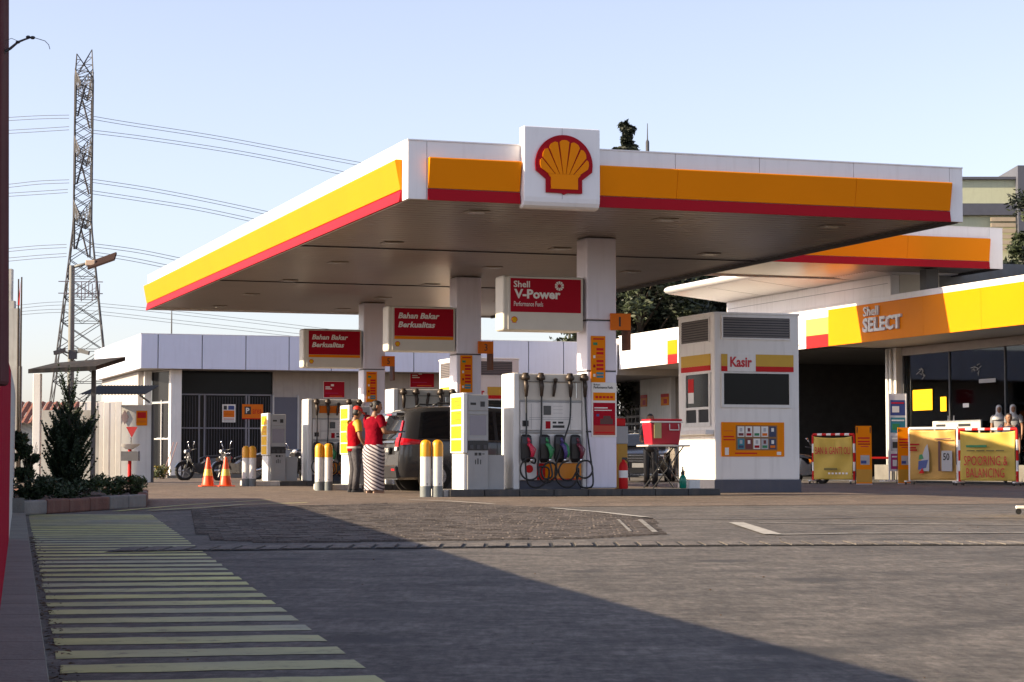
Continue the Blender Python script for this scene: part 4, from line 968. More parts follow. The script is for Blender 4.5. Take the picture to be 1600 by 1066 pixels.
MB().box(-.11, .11, -.07, .07, 0, .16).build('block_body', WHITE2, wb, bevel=.012)
fe = T('fire_extinguisher', 'red fire extinguisher standing right of the nearest canopy column', 'extinguisher', 5.32, 4.62, .118)
MB().lathe([(.075, 0), (.08, .02), (.08, .40), (.06, .46), (.03, .49), (.028, .52)], n=18).build('cylinder', REDB, fe, smooth='auto')
MB().lathe([(.0815, .20), (.0815, .33)], n=18).build('label_band', LETW, fe, smooth='auto')
MB().box(-.02, .07, -.015, .015, .52, .56).build('valve_handle', BLACKP, fe); MB().tube([(.03, 0, .53), (.10, -.02, .47), (.11, -.02, .15)], .011, 6).build('discharge_hose', BLACKP, fe)
au = T('air_pump', 'slim service unit with grey head and yellow body behind the red fire extinguisher', 'air pump', 5.42, 5.0, .118)
MB().box(-.10, .10, -.09, .09, 0, .80).build('body', M('unit_yellow', (.45, .24, .02), .5), au, bevel=.01); MB().box(-.14, .11, -.10, .10, .80, 1.12).build('head', GREYM, au, bevel=.015)
MB().box(-.08, .09, -.03, .05, 1.12, 1.26).build('lamp_housing', REDB, au, bevel=.02)

# cones
def cone():
    t = T('traffic_cone', 'x', 'traffic cone', 0, 0, 0, 0, 'orange traffic cones at the back left')
    CO = M('cone_orange', (.78, .07, .008), .45, var=.06)
    MB().box(-.20, .20, -.20, .20, 0, .03).build('base', CO, t, bevel=.012)
    MB().lathe([(.165, .03), (.15, .05), (.115, .26)], n=20).build('cone_body', CO, t, smooth='auto'); MB().lathe([(.115, .261), (.085, .42)], n=20).build('reflective_band', M('cone_band', (.72, .50, .08), .35), t, smooth='auto')
    MB().lathe([(.085, .421), (.035, .68), (.028, .70), (.02, .705)], n=20).build('cone_tip', CO, t, smooth='auto'); return t
c1 = cone(); c1.location = G(325, 760.5); c1['label'] = 'orange traffic cone with yellow band, left of the two'
c2 = dup(c1); c2.location = G(352.5, 760.5); c2['label'] = 'orange traffic cone with yellow band, right of the two'
st_ = T('kerb_stone', 'small white stone block beside the farthest bollards', 'block', *(lambda g: ((g.x - OX) * cT + (g.y - OY) * sT, -(g.x - OX) * sT + (g.y - OY) * cT))(G(404, 759.5)), 0)
MB().box(-.09, .09, -.09, .09, 0, .15).build('block_body', KERBW, st_, bevel=.015)

# ================================================================ BANNERS AND BOARDS BEFORE THE SHOP
BANN = M('banner_yellow', (0.56, 0.39, 0.06), 0.6, var=0.10, scale=2.0)
BANT = M('banner_tan', (0.52, 0.29, 0.06), 0.6, var=0.14, scale=2.0)
def barrier(lab, loc, rot, w, h, mat, words, grp='portable barriers hung with banners'):
    t = TW('banner_barrier', lab, 'barrier', loc, rot, grp)
    r = .035
    cols = (LETW, LETW) if words == 'tan' else (REDB, LETW)
    def striped(p, q, n, nm):
        p, q = Vector(p), Vector(q)
        o = None
        for i in range(n):
            MB().tube([p.lerp(q, i / n), p.lerp(q, (i + 1) / n)], r, 10).build(nm, cols[i % 2], t, smooth='auto')
    striped((0, 0, .10), (0, 0, h), 5, 'post'); striped((w, 0, .10), (w, 0, h), 5, 'post'); striped((0, 0, h), (w, 0, h), 9, 'rail')
    MB().tube([(0, 0, .26), (w, 0, .26)], r * .7, 8).build('lower_rail', LETW, t)
    for x in (0, w):
        f = MB().box(x - .035, x + .035, -.28, .28, .065, .10).build('foot', LETW, t, bevel=.008)
        for y in (-.25, .25): MB().lathe([(.034, -.012), (.034, .012)], n=12).build('caster', BLACK, f).matrix_local = Matrix.Translation((x, y, .034)) @ Matrix.Rotation(math.pi / 2, 4, 'Y')
    # sagging banner sheet with folds
    nx_, nz_ = 40, 26; V, Fc = [], []
    sd = rnd.random() * 9
    for j in range(nz_ + 1):
        for i in range(nx_ + 1):
            a, b = i / nx_, j / nz_
            x = .03 + (w - .06) * a; z = .12 + (h - .16) * b
            z -= .05 * math.sin(math.pi * a) ** .7 * (b ** 3) * (1 if words != 'tan' else .3)
            y = -.042 - .016 * (math.sin(14 * a * b + sd) * b + math.sin(9 * (a - b * .8) + sd * 2) * .8) - .014 * math.sin(22 * a + 6 * b + sd) * (b ** 2)
            V.append((x, y, z))
    for j in range(nz_):
        for i in range(nx_): k = j * (nx_ + 1) + i; Fc.append((k, k + 1, k + nx_ + 2, k + nx_ + 1))
    mb = MB(); mb.add(V, Fc); s = mb.build('banner_sheet', mat, t, smooth=True, normals=False)
    so = s.modifiers.new('thick', 'SOLIDIFY'); so.thickness = .003
    D = -.102
    if words == 'spooring':
        txt('SPOORING &', 'lettering', s, LETR, w * .10, D, .50, w * .76, .24, bold=.0); txt('BALANCING', 'lettering', s, LETR, w * .14, D, .20, w * .66, .24, bold=.0)
        MB().box(w * .14, w * .50, D - .003, D, h * .68, h * .72).build('print', GRN, s)
        for k in range(4): MB().box(w * (.15 + .17 * k), w * (.29 + .17 * k), D - .003, D, h * .61, h * .63).build('print_line', M('print_olive', (.16, .13, .03), .6), s)
    elif words == 'oli':
        txt('BAN & GANTI OLI', 'lettering', s, LETR, w * .08, D, h * .60, w * .86, h * .15, bold=.0)
        MB().box(w * .3, w * .62, D - .003, D, h * .28, h * .32).build('print_line', M('print_olive', (.16, .13, .03), .6), s)
        for k in range(6): MB().box(w * (.40 + .085 * k), w * (.45 + .085 * k), D - .003, D, h * .195, h * .23).build('print', LETW, s)
    elif words == 'tan':
        pb_ = MB(); pb_.prism([(w * .24, h * .24), (w * .44, h * .24), (w * .44, h * .56), (w * .41, h * .72), (w * .36, h * .66), (w * .30, h * .52)], 'y', D - .003, D, 0)
        pb_.prism([(w * .21, h * .26), (w * .38, h * .30), (w * .42, h * .44), (w * .22, h * .42)], 'y', D - .006, D - .0035, 1); pb_.prism([(w * .22, h * .44), (w * .33, h * .46), (w * .30, h * .54), (w * .24, h * .53)], 'y', D - .006, D - .0035, 3)
        pb_.box(w * .70, w * .92, D - .003, D, h * .24, h * .60, 0); pb_.box(w * .63, w * .68, D - .003, D, h * .24, h * .78, 2)
        pb_.prism([(w * .22, h * .20), (w * .34, h * .20), (w * .30, h * .30)], 'y', D - .009, D - .0065, 4)
        pb_.build('picture', [M('print_pale', (.42, .42, .42), .5), BLUE, M('print_brown', (.10, .03, .025), .5), GRN, REDB], s)
        txt('50', 'number', s, LETK, w * .735, D - .0035, h * .43, w * .13, h * .13, bold=.02)
        for k, ww in ((.70, .20), (.64, .13), (.60, .15)): MB().box(w * .04, w * (.04 + ww), D - .003, D, h * k, h * k + .04).build('print_line', RED, s)
        MB().box(w * .56, w * .90, D - .003, D, h * .80, h * .82).build('print_line', M('print_brown', (.10, .03, .025), .5), s)
    return t
pa, pb2 = P(1503, 757, 54.6), P(1590, 757, 53.6)
def between(a, b): d = b - a; return Vector((a.x, a.y, 0)), math.atan2(d.y, d.x), math.hypot(d.x, d.y)
l_, r_, w_ = between(P(1500, 757, 52.3), P(1590, 757, 51.5)); barrier('portable barrier with a yellow banner lettered SPOORING & BALANCING in red', l_, r_, w_, 1.40, BANN, 'spooring')
l_, r_, w_ = between(P(1422, 757, 54.6), P(1497, 757, 53.8)); barrier('barrier with a tan banner showing a figure and the number 50', l_, r_, w_, 1.46, BANT, 'tan')
l_, r_, w_ = between(P(1271, 757, 56.4), P(1335, 757, 55.8)); barrier('barrier with a yellow banner and red oil-change lettering behind the motorcycle', l_, r_, w_, 1.32, BANN, 'oli')
# out-of-frame barrier whose foot shows at the right edge
l_ = G(1588, 804); barrier('barrier mostly beyond the right picture edge, only its white wheeled foot showing', Vector((l_.x + .28, l_.y, 0)), R(-94), 1.5, 1.4, BANN, 'none')
def xstand(lab, pxc, Y, w, h, lean):
    t = TW('banner_stand', lab, 'banner stand', Vector((P(pxc, 740, Y).x, Y, 0)), R(3), 'slim yellow banner stands')
    V = lambda x, z: (x, -.02 + lean * z, z)
    mb = MB()
    for z0, z1 in ((.03, h),): mb.loft([[(-w / 2, lean * z0, z0), (w / 2, lean * z0, z0), (w / 2, lean * z0 + .01, z0), (-w / 2, lean * z0 + .01, z0)], [(-w / 2, lean * z1, z1), (w / 2, lean * z1, z1), (w / 2, lean * z1 + .01, z1), (-w / 2, lean * z1 + .01, z1)]])
    s = mb.build('sheet', YEL, t)
    def pr(x0, x1, z0, z1, m, nm, k=1):
        d = -.003 * k; MB().loft([[(x0, lean * z + d, z), (x1, lean * z + d, z), (x1, lean * z + d + .002, z), (x0, lean * z + d + .002, z)] for z in (z0 * h, z1 * h)]).build(nm, m, s)
    for z in (.78, .72): pr(-w * .38, w * .38, z, z + .025, REDB, 'print_line')
    pr(-w * .36, w * .40, .68, .70, RED, 'print_line'); pr(-w * .2, w * .3, .64, .655, LETR, 'print_line')
    pr(-w * .22, w * .35, .34, .50, M('print_pale', (.42, .42, .42), .5), 'picture'); pr(-w * .2, w * .15, .36, .41, BLUE, 'picture', 2)
    pr(-w * .5, w * .5, .0 + .04, .26, M('amber_print', (.55, .28, .02), .5), 'picture')
    for sx_ in (-1, 1): MB().tube([(sx_ * w * .42, .02, h * .98), (sx_ * w * .42, .30, .02)], .012, 6).build('leg', BLACKP, t)
    MB().box(-w / 2, w / 2, -.05, .06, .0, .03).build('foot', GREYM, t)
xstand('tall slim yellow banner stand between the oil banner and the white brochure stand', 1350.5, 54.0, .41, 1.52, .03)
xstand('slim yellow banner stand half hidden behind the tan banner, right of the white brochure stand', 1413, 55.4, .33, 1.50, .02)
bs = TW('brochure_stand', 'tall white poster stand with four coloured sheets by the service bay pillar', 'stand', Vector((P(1403, 740, 57.6).x, 57.6, .05)), R(8), None)
for x in (-.26, .24): MB().box(x, x + .03, -.02, .02, 0, 2.42).build('post', WHITE2, bs)
MB().box(-.25, .26, -.01, .012, .28, 2.42).build('panel', WHITE2, bs); MB().box(-.45, .30, -.25, .25, 0, .03).build('foot', WHITE2, bs)
for z, m in ((1.82, BLUE), (1.34, TEAL), (.84, M('print_grey', (.45, .45, .47), .5)), (.34, PINK)):
    s = MB().box(-.20, .22, -.014, -.0105, z, z + .42).build('sheet', m, bs); MB().box(-.17, .19, -.017, -.0145, z + .32, z + .36).build('print', REDB if m is BLUE else LETW, s)
    MB().box(-.15, .05, -.017, -.0145, z + .08, z + .25).build('print', [LETW, GRN, LETK, LETW][[BLUE, TEAL, None, PINK].index(m) if m in (BLUE, TEAL, PINK) else 2], s)
rt = TW('red_bench', 'bright red narrow bench in the dark bay left of the brochure stand', 'bench', Vector((P(1376, 740, 61.5).x, 61.5, .05)), R(5))
MB().box(-.40, .42, -.15, .15, .62, .68).build('seat', M('bench_red', (.70, .02, .015), .4), rt, bevel=.01)
for x in (-.34, .36): MB().box(x, x + .04, -.1, .1, 0, .62).build('leg', DGREY, rt)
# posters on the far white pier
u_ = 23.79
for a, b, m, lab in (((1001, 636), (1011, 617), ORANGE, 'orange poster on the white pier behind the cooler, left one'), ((1033, 634), (1045, 615), YEL, 'yellow poster with red top on the sunlit pier behind the cooler')):
    v0, z0 = Pu(*a, u_); v1, z1 = Pu(*b, u_)
    t = T('pier_poster', lab, 'poster', u_, v0, z0)
    MB().box(-.012, .005, v1 - v0, 0, 0, z1 - z0).build('sheet', m, t); MB().box(-.015, -.0125, v1 - v0, 0, (z1 - z0) * .72, z1 - z0).build('print', REDB, t); MB().box(-.015, -.0125, (v1 - v0) * .8, (v1 - v0) * .35, (z1 - z0) * .15, (z1 - z0) * .55).build('print', REDB, t)
vb_ = Pu(1054, 728, U + .29)[0]
vn = T('vent_grille', 'small dark vent grille low on the wall behind the folding table', 'vent', 23.79, Pu(1052, 728, 23.8)[0] + .3, .35)
MB().box(-.015, .005, -.35, .35, 0, .45).build('frame', DGREY, vn)
for i in range(5): MB().box(-.02, -.0155, -.3, .3, .06 + .075 * i, .09 + .075 * i).build('slat', GREYM, vn)
# ================================================================ VEHICLES
CARD = M('car_dark_paint', (0.035, 0.035, 0.038), 0.22, var=0.05, coat=.6)
CARK = M('car_black_paint', (0.010, 0.010, 0.013), 0.2, var=0.05, coat=.6)
CGLASS = M('car_window', (0.010, 0.011, 0.013), 0.05, spec=.7, var=.05)
LAMPR = M('tail_lamp_red', (0.50, 0.006, 0.015), 0.15, var=.05)
LAMPW = M('lamp_white', (0.70, 0.70, 0.70), 0.12, var=.03)
TYRE = M('tyre', (0.014, 0.014, 0.014), 0.8, var=.2)
ALLOY = M('alloy_wheel', (0.28, 0.28, 0.29), 0.35, metal=.7, var=.1)
def interp(tab, x):
    for (a, p), (b, q) in zip(tab[:-1], tab[1:]):
        if a <= x <= b: return p + (q - p) * (x - a) / (b - a)
    return tab[-1][1] if x > tab[-1][0] else tab[0][1]
def car(name, label, cat, u, v, rot, L, HW, paint, roof, belt, wheels, rw, rearwin, shear_k, front, plate):
    t = T(name, label, cat, u, v, 0, rot)
    wtab = [(0, .86), (.05, .92), (.15, .965), (.4, 1), (L - .9, 1), (L - .45, .95), (L - .15, .84), (L, .66)]
    def sh(x, z): return shear_k * max(0, z - .98) * max(0, 1 - x / 1.1) - .05 * max(0, 1 - abs(z - .55) / .35) * max(0, 1 - x / .3)
    def half(x):
        Wd = HW * interp(wtab, x); zr, zb = interp(roof, x), interp(belt, x); h = zr - zb
        wr = Wd * (.985 - .22 * min(1, h / .62)); zs = .24
        return [(0, zs), (.80 * Wd, zs), (.95 * Wd, zs + .05), (.985 * Wd, .42), (Wd, .62), (Wd * .995, zb - .06), (.985 * Wd, zb), (.985 * Wd + (wr - .985 * Wd) * .75, zb + h * .62), (wr, zr - min(.09, h * .3)), (wr * .93, zr - min(.035, h * .12)), (wr * .6, zr), (0, zr + .01)]
    xs = [0, .03, .08, .15, .25, .4, .6] + [.6 + (L - 1.2) * i / 16 for i in range(1, 16)] + [L - .6, L - .4, L - .22, L - .1, L - .03, L]
    rings = []
    for x in xs:
        hp = half(x); ring = [(x + sh(x, z), -y, z) for y, z in hp] + [(x + sh(x, z), y, z) for y, z in hp[-2:0:-1]]
        rings.append(ring)
    MB().loft(rings).build('body', paint, t, smooth='auto')
    def sy(x, z):
        hp = half(x)
        for (y0, z0), (y1, z1) in zip(hp[2:9], hp[3:10]):
            if z0 <= z <= z1 and z1 > z0: return y0 + (y1 - y0) * (z - z0) / (z1 - z0)
        return hp[8][0]
    def side(nm, x0, x1, zlo, zhi, mat, off=.006, n=10, sides=(-1, 1)):
        for s in sides:
            V, Fc = [], []
            for i in range(n + 1):
                x = x0 + (x1 - x0) * i / n; a, b = zlo(x), zhi(x)
                for j in range(4): z = a + (b - a) * j / 3; V.append((x + sh(x, z), s * (sy(x, z) + off), z))
            for i in range(n):
                for j in range(3): k = i * 4 + j; Fc.append((k, k + 1, k + 5, k + 4))
            mb = MB(); mb.add(V, Fc); o = mb.build(nm, mat, t, normals=False); m_ = o.modifiers.new('thick', 'SOLIDIFY'); m_.thickness = .006; m_.offset = 0
    def back(nm, y0, y1, z0, z1, mat, off=.006, top=None, th=.008):
        top = top or (y0, y1); V = []
        for j in range(5):
            f = j / 4; z = z0 + (z1 - z0) * f; a = y0 + (top[0] - y0) * f; b = y1 + (top[1] - y1) * f
            V += [(sh(0, z) - off, a, z), (sh(0, z) - off, b, z), (sh(0, z) - off + th, b, z), (sh(0, z) - off + th, a, z)]
        mb = MB(); mb.loft([V[4 * j:4 * j + 4] for j in range(5)]); return mb.build(nm, mat, t)
    # wheels
    for x in wheels:
        for s in (-1, 1):
            y = s * (HW - .02)
            a = MB(); a.tube([(x, s * (HW - .10), rw), (x, s * (HW + .006), rw)], rw + .065, 28); a.build('wheel_arch', BLACKP, t, smooth='auto')
            w = MB(); w.tube([(x, s * (HW - .19), rw), (x, s * (HW - .17), rw), (x, s * (HW + .0), rw), (x, s * (HW + .018), rw)], [rw - .03, rw, rw, rw - .025], 32); wo_ = w.build('wheel', TYRE, t, smooth='auto')
            r = MB(); r.tube([(x, s * (HW + .0), rw), (x, s * (HW + .022), rw)], rw * .62, 24)
            for k in range(5):
                a_ = 2 * math.pi * k / 5; r.tube([(x, s * (HW + .026), rw), (x + rw * .58 * math.cos(a_), s * (HW + .022), rw + rw * .58 * math.sin(a_))], .022, 6)
            r.build('rim', ALLOY, wo_, smooth='auto')
    g0, g1 = rearwin
    # side windows
    for a, b in ((.34, 1.02), (1.10, 1.98), (2.06, 2.95)):
        side('side_window', a, b, lambda x: interp(belt, x) + .03, lambda x: interp(roof, x) - .115, CGLASS)
    side('window_trim', .5, 3.0, lambda x: interp(belt, x) + .0, lambda x: interp(belt, x) + .018, CHROME, .009)
    for x in (1.08, 2.02, 3.02): side('door_seam', x, x + .010, lambda x: .32, lambda x: interp(belt, x) - .01, BLACK, .003, 1)
    for x in (1.16, 2.12): side('door_handle', x, x + .16, lambda x: .80, lambda x: .835, paint, .03, 2)
    side('sill_trim', wheels[0] + .4, wheels[1] - .4, lambda x: .26, lambda x: .33, BLACKP, .012)
    # rear
    yw = HW * .86
    back('rear_window', -yw * .82, yw * .82, 1.06, g1, CGLASS, .006, (-yw * .66, yw * .66))
    back('rear_bumper', -yw * .98, yw * .98, .28, .50, BLACKP, .05, None, .06)
    back('bumper_trim', -yw * .9, yw * .9, .505, .535, CHROME, .03)
    back('garnish', -.42, .42, .98, 1.02, CHROME, .02, None, .02)
    pl = back('number_plate', -.22, .22, .76, .90, BLACKP, .05, None, .02)
    if plate:
        me = txt(plate, 'lettering', pl, LETW, -.18, 0, .79, .36, .08); me.matrix_local = Matrix.Translation((-.052 + sh(0, .8), 0, 0)) @ Matrix.Rotation(-math.pi / 2, 4, 'Z')
    for s in (-1, 1):
        lo = back('tail_lamp', s * yw * .70, s * yw * .995, .90, 1.08, LAMPR, .03, (s * yw * .72, s * yw * .985), .03)
        back('reversing_lamp', s * yw * .66, s * yw * .86, .82, .895, LAMPW, .028, None, .03)
        back('tail_lamp', s * yw * .80, s * yw * .97, 1.085, 1.42, LAMPR, .02, (s * yw * .73, s * yw * .83), .03)
        back('bumper_reflector', s * yw * .62, s * yw * .9, .42, .46, LAMPR, .058, None, .02)
    side('tail_lamp', .01, .42, lambda x: .93 + .05 * x, lambda x: 1.075 - .12 * x, LAMPR, .014)
    back('spoiler', -yw * .66, yw * .66, g1 + .03, g1 + .085, paint, .16, (-yw * .62, yw * .62), .18)
    back('brake_light', -.16, .16, g1 + .035, g1 + .06, LAMPR, .166, None, .01)
    w = MB(); w.tube([(sh(0, 1.08) - .03, .05, 1.09), (sh(0, 1.2) - .03, -.32, 1.17)], .011, 6); w.build('rear_wiper', BLACK, t)
    for s in (-1, 1): MB().tube([(.75, s * HW * .66, interp(roof, .9) + .0), (.85, s * HW * .66, interp(roof, .9) + .055), (2.6, s * HW * .68, interp(roof, 2.5) + .055), (2.75, s * HW * .68, interp(roof, 2.7) + .0)], .018, 8).build('roof_rail', BLACKP, t, smooth=True)
    for s in (-1, 1):
        m = MB(); m.ball((3.02, s * (HW + .09), 1.06), .09, 10, sc=(.6, 1, .75)); m.tube([(3.04, s * (HW - .06), 1.0), (3.03, s * (HW + .05), 1.04)], .025, 6); m.build('mirror', paint, t, smooth=True)
    # front: windscreen, lamps, grille
    a = MB(); xr = [x for x in (L - 1.75, L - 1.05)]
    y0, y1 = HW * .70, HW * .82
    zr0, zr1 = interp(roof, xr[0]), interp(roof, xr[1])
    a.loft([[(xr[0] + .06, -y0, zr0 - .015 + .03), (xr[0] + .06, y0, zr0 - .015 + .03), (xr[0], y0, zr0 + .0), (xr[0], -y0, zr0 + .0)], [(xr[1] + .03, -y1, zr1 + .01 + .03), (xr[1] + .03, y1, zr1 + .04), (xr[1] - .03, y1, zr1 - .02), (xr[1] - .03, -y1, zr1 - .02)]])
    a.build('windscreen', CGLASS, t)
    for s in (-1, 1):
        h = MB(); h.loft([[(L - .50, s * (HW * .93), z0), (L - .12, s * HW * .80, z0 - .02), (L - .02, s * HW * .48, z0 - .02), (L - .10, s * HW * .46, z0), (L - .45, s * HW * .75, z0)] for z0 in (.68, .80)])
        h.build('headlight', LAMPW, t, bevel=.01)
        MB().tube([(L - .1, s * HW * .62, .40), (L + .01, s * HW * .62, .40)], .05, 12).build('fog_lamp', LAMPW, t, smooth='auto')
    for z in (.60, .68, .76): MB().box(L - .12, L + .012, -HW * .45, HW * .45, z, z + .022).build('grille_bar', CHROME, t)
    MB().box(L - .12, L + .006, -HW * .46, HW * .46, .585, .81).build('grille', BLACKP, t)
    MB().box(L - .1, L + .014, -.23, .23, .42, .55).build('number_plate', GREYM, t); MB().box(L - .2, L + .004, -HW * .62, HW * .62, .26, .40).build('lower_intake', BLACKP, t)
    return t
roofM = [(0, 1.62), (.1, 1.66), (.5, 1.72), (1.5, 1.74), (2.4, 1.70), (2.75, 1.60), (3.45, 1.06), (4.1, .93), (4.35, .78)]
beltM = [(0, 1.00), (.5, 1.04), (3.0, .98), (3.45, .98), (4.1, .86), (4.35, .72)]
car('parked_car', 'dark people carrier with red tail lamps refuelling behind the woman in the striped sarong', 'car', 2.78, 11.0, R(1.5), 4.35, .86, CARD, roofM, beltM, (.74, 3.45), .31, (1.06, 1.50), .30, None, 'F 1305')
roofS = [(0, .95), (.5, 1.1), (1.1, 1.40), (1.7, 1.46), (2.3, 1.44), (2.65, 1.36), (3.35, .97), (4.1, .84), (4.3, .68)]
beltS = [(0, .86), (.8, .95), (3.0, .92), (3.4, .90), (4.1, .78), (4.3, .62)]
a_ = R(-97); g_ = P(1000, 745, 61) - 4.3 * Vector((math.cos(a_), math.sin(a_), 0)); cu_, cv_ = (g_.x - OX) * cT + (g_.y - OY) * sT, -(g_.x - OX) * sT + (g_.y - OY) * cT
car('parked_car', 'black car facing the camera with chrome grille, between the column and the cooler box', 'car', cu_, cv_, a_ - TH, 4.3, .86, CARK, roofS, beltS, (.75, 3.40), .31, (1.06, 1.28), .9, None, None)

def motorcycle():
    t = T('motorcycle', 'x', 'motorcycle', 0, 0)
    for x, nm in ((.62, 'front'), (-.60, 'rear')):
        w = MB(); 
        for k in range(24):
            pass
        ring = [(x + .26 * math.cos(2 * math.pi * k / 24), 0, .29 + .26 * math.sin(2 * math.pi * k / 24)) for k in range(25)]
        w.tube(ring, .055, 8); wo_ = w.build('wheel', TYRE, t, smooth=True)
        h = MB(); h.tube([(x, -.05, .29), (x, .05, .29)], .05, 12)
        for k in range(5): a = 2 * math.pi * k / 5; h.tube([(x, 0, .29), (x + .23 * math.cos(a), 0, .29 + .23 * math.sin(a))], .014, 6)
        h.build('rim', ALLOY, wo_)
    for s in (-1, 1):
        MB().tube([(.62, s * .075, .29), (.50, s * .07, .72)], .022, 8).build('fork', STEEL, t, smooth=True)
        MB().tube([(-.60, s * .10, .30), (-.52, s * .13, .70)], .03, 8).build('shock_absorber', CHROME, t, smooth=True)
    MB().loft([[(.62 + .31 * math.cos(a), s * .055, .29 + .31 * math.sin(a)) for s in (-1, 1)] + [(.62 + .335 * math.cos(a), s * .05, .29 + .335 * math.sin(a)) for s in (1, -1)] for a in [R(20 + 14 * i) for i in range(10)]]).build('front_mudguard', CARK, t, smooth='auto')
    b = MB(); b.loft([[(.52, -.17, .86), (.58, 0, .92), (.52, .17, .86), (.44, 0, .84)], [(.46, -.26, .58), (.54, 0, .62), (.46, .26, .58), (.36, 0, .55)], [(.28, -.16, .32), (.34, 0, .34), (.28, .16, .32), (.24, 0, .36)]]); b.build('leg_shield', CARD, t, bevel=.015)
    MB().loft([[(x, -w, z0), (x, w, z0), (x, w * .8, z1), (x, -w * .8, z1)] for x, w, z0, z1 in ((.40, .12, .26, .56), (.1, .15, .22, .52), (-.15, .18, .24, .68), (-.5, .18, .36, .72), (-.86, .11, .54, .77))]).build('frame_fairing', CARD, t, smooth='auto')
    MB().loft([[(x, -w, z0), (x, w, z0), (x, w * .85, z1), (x, -w * .85, z1)] for x, w, z0, z1 in ((.12, .08, .66, .71), (-.1, .13, .69, .77), (-.5, .14, .72, .80), (-.82, .10, .76, .83))]).build('seat', BLACK, t, bevel=.02)
    MB().loft([[(.46, -.12, .86), (.46, .12, .86), (.46, .10, .98), (.46, -.10, .98)], [(.60, -.10, .86), (.60, .10, .86), (.58, .07, .95), (.58, -.07, .95)]]).build('handlebar_cowl', CARK, t, bevel=.02)
    MB().ball((.60, 0, .90), .075, 12, sc=(.5, 1.1, .8)).build('headlight', LAMPW, t, smooth=True)
    MB().tube([(.34, -.36, .99), (.44, -.15, .95), (.44, .15, .95), (.34, .36, .99)], .017, 8).build('handlebar', BLACKP, t, smooth=True)
    for s in (-1, 1):
        m = MB(); m.tube([(.40, s * .22, .97), (.42, s * .27, 1.10), (.41, s * .34, 1.18)], .008, 6); m.ball((.42, s * .36, 1.20), .05, 10, sc=(.3, 1, .65)); m.build('mirror', CHROME, t, smooth=True)
        MB().ball((.55, s * .16, .72), .04, 8, sc=(.7, 1, .8)).build('indicator', LAMPW, t, smooth=True)
    MB().tube([(-.05, .14, .30), (-.45, .17, .30), (-.85, .18, .38)], [.03, .045, .05], 10).build('exhaust', CHROME, t, smooth=True)
    MB().box(-.22, .18, -.10, .10, .20, .36).build('engine', STEEL, t, bevel=.03); MB().ball((-.90, 0, .70), .06, 8, sc=(.5, 1.3, .8)).build('tail_light', LAMPR, t, smooth=True)
    MB().tube([(-.6, -.1, .80), (-.86, -.09, .86), (-.86, .09, .86), (-.6, .1, .80)], .012, 6).build('grab_rail', CHROME, t, smooth=True)
    MB().tube([(-.1, .12, .25), (-.16, .26, .02)], .012, 6).build('side_stand', STEEL, t)
    return t
mc = motorcycle(); gname = 'motorcycles parked in front of the office building'
mspots = [((318, 748), 66, R(205), 'black motorcycle parked behind the left orange cone, before the dark glazed front'), ((372, 748), 65, R(214), 'black motorcycle with bright headlight behind the right orange cone and bollards'),
          ((466, 748), 66, R(265), 'black motorcycle partly hidden between the farthest payment terminal and dispenser'), ((1264, 750), 57.0, R(-62), 'dark motorcycle beside the right edge of the nearest kiosk, front wheel showing')]
for i, (q, Y, r, lab) in enumerate(mspots):
    o = mc if i == 0 else dup(mc); p = P(q[0], q[1], Y); o.location = (p.x, Y, 0.004); o.rotation_euler = (R(0), 0, r); o['label'] = lab
    if i < 3: o['group'] = gname

# ================================================================ PEOPLE
def skin_mesh(name, verts, edges, mat, parent, sub=2):
    me = bpy.data.meshes.new(name); me.from_pydata([v[0] for v in verts], edges, []); o = bpy.data.objects.new(name, me); COL.objects.link(o)
    m = o.modifiers.new('skin', 'SKIN'); m.use_smooth_shade = True; m.branch_smoothing = .6
    for i, v in enumerate(verts):
        r = v[1]; r = r if isinstance(r, tuple) else (r, r); me.skin_vertices[0].data[i].radius = r; me.skin_vertices[0].data[i].use_root = (i == 0)
    s = o.modifiers.new('sub', 'SUBSURF'); s.levels = sub; s.render_levels = sub
    dg = bpy.context.evaluated_depsgraph_get(); dg.update(); nm = bpy.data.meshes.new_from_object(o.evaluated_get(dg))
    o.modifiers.clear(); o.data = nm; nm.materials.clear(); nm.materials.append(mat); nm.polygons.foreach_set('use_smooth', [True] * len(nm.polygons)); o.parent = parent; return o
def ell(cx, cy, z, rx, ry, n=16, tw=0): return [(cx + rx * math.cos(2 * math.pi * k / n + tw), cy + ry * math.sin(2 * math.pi * k / n + tw), z) for k in range(n)]
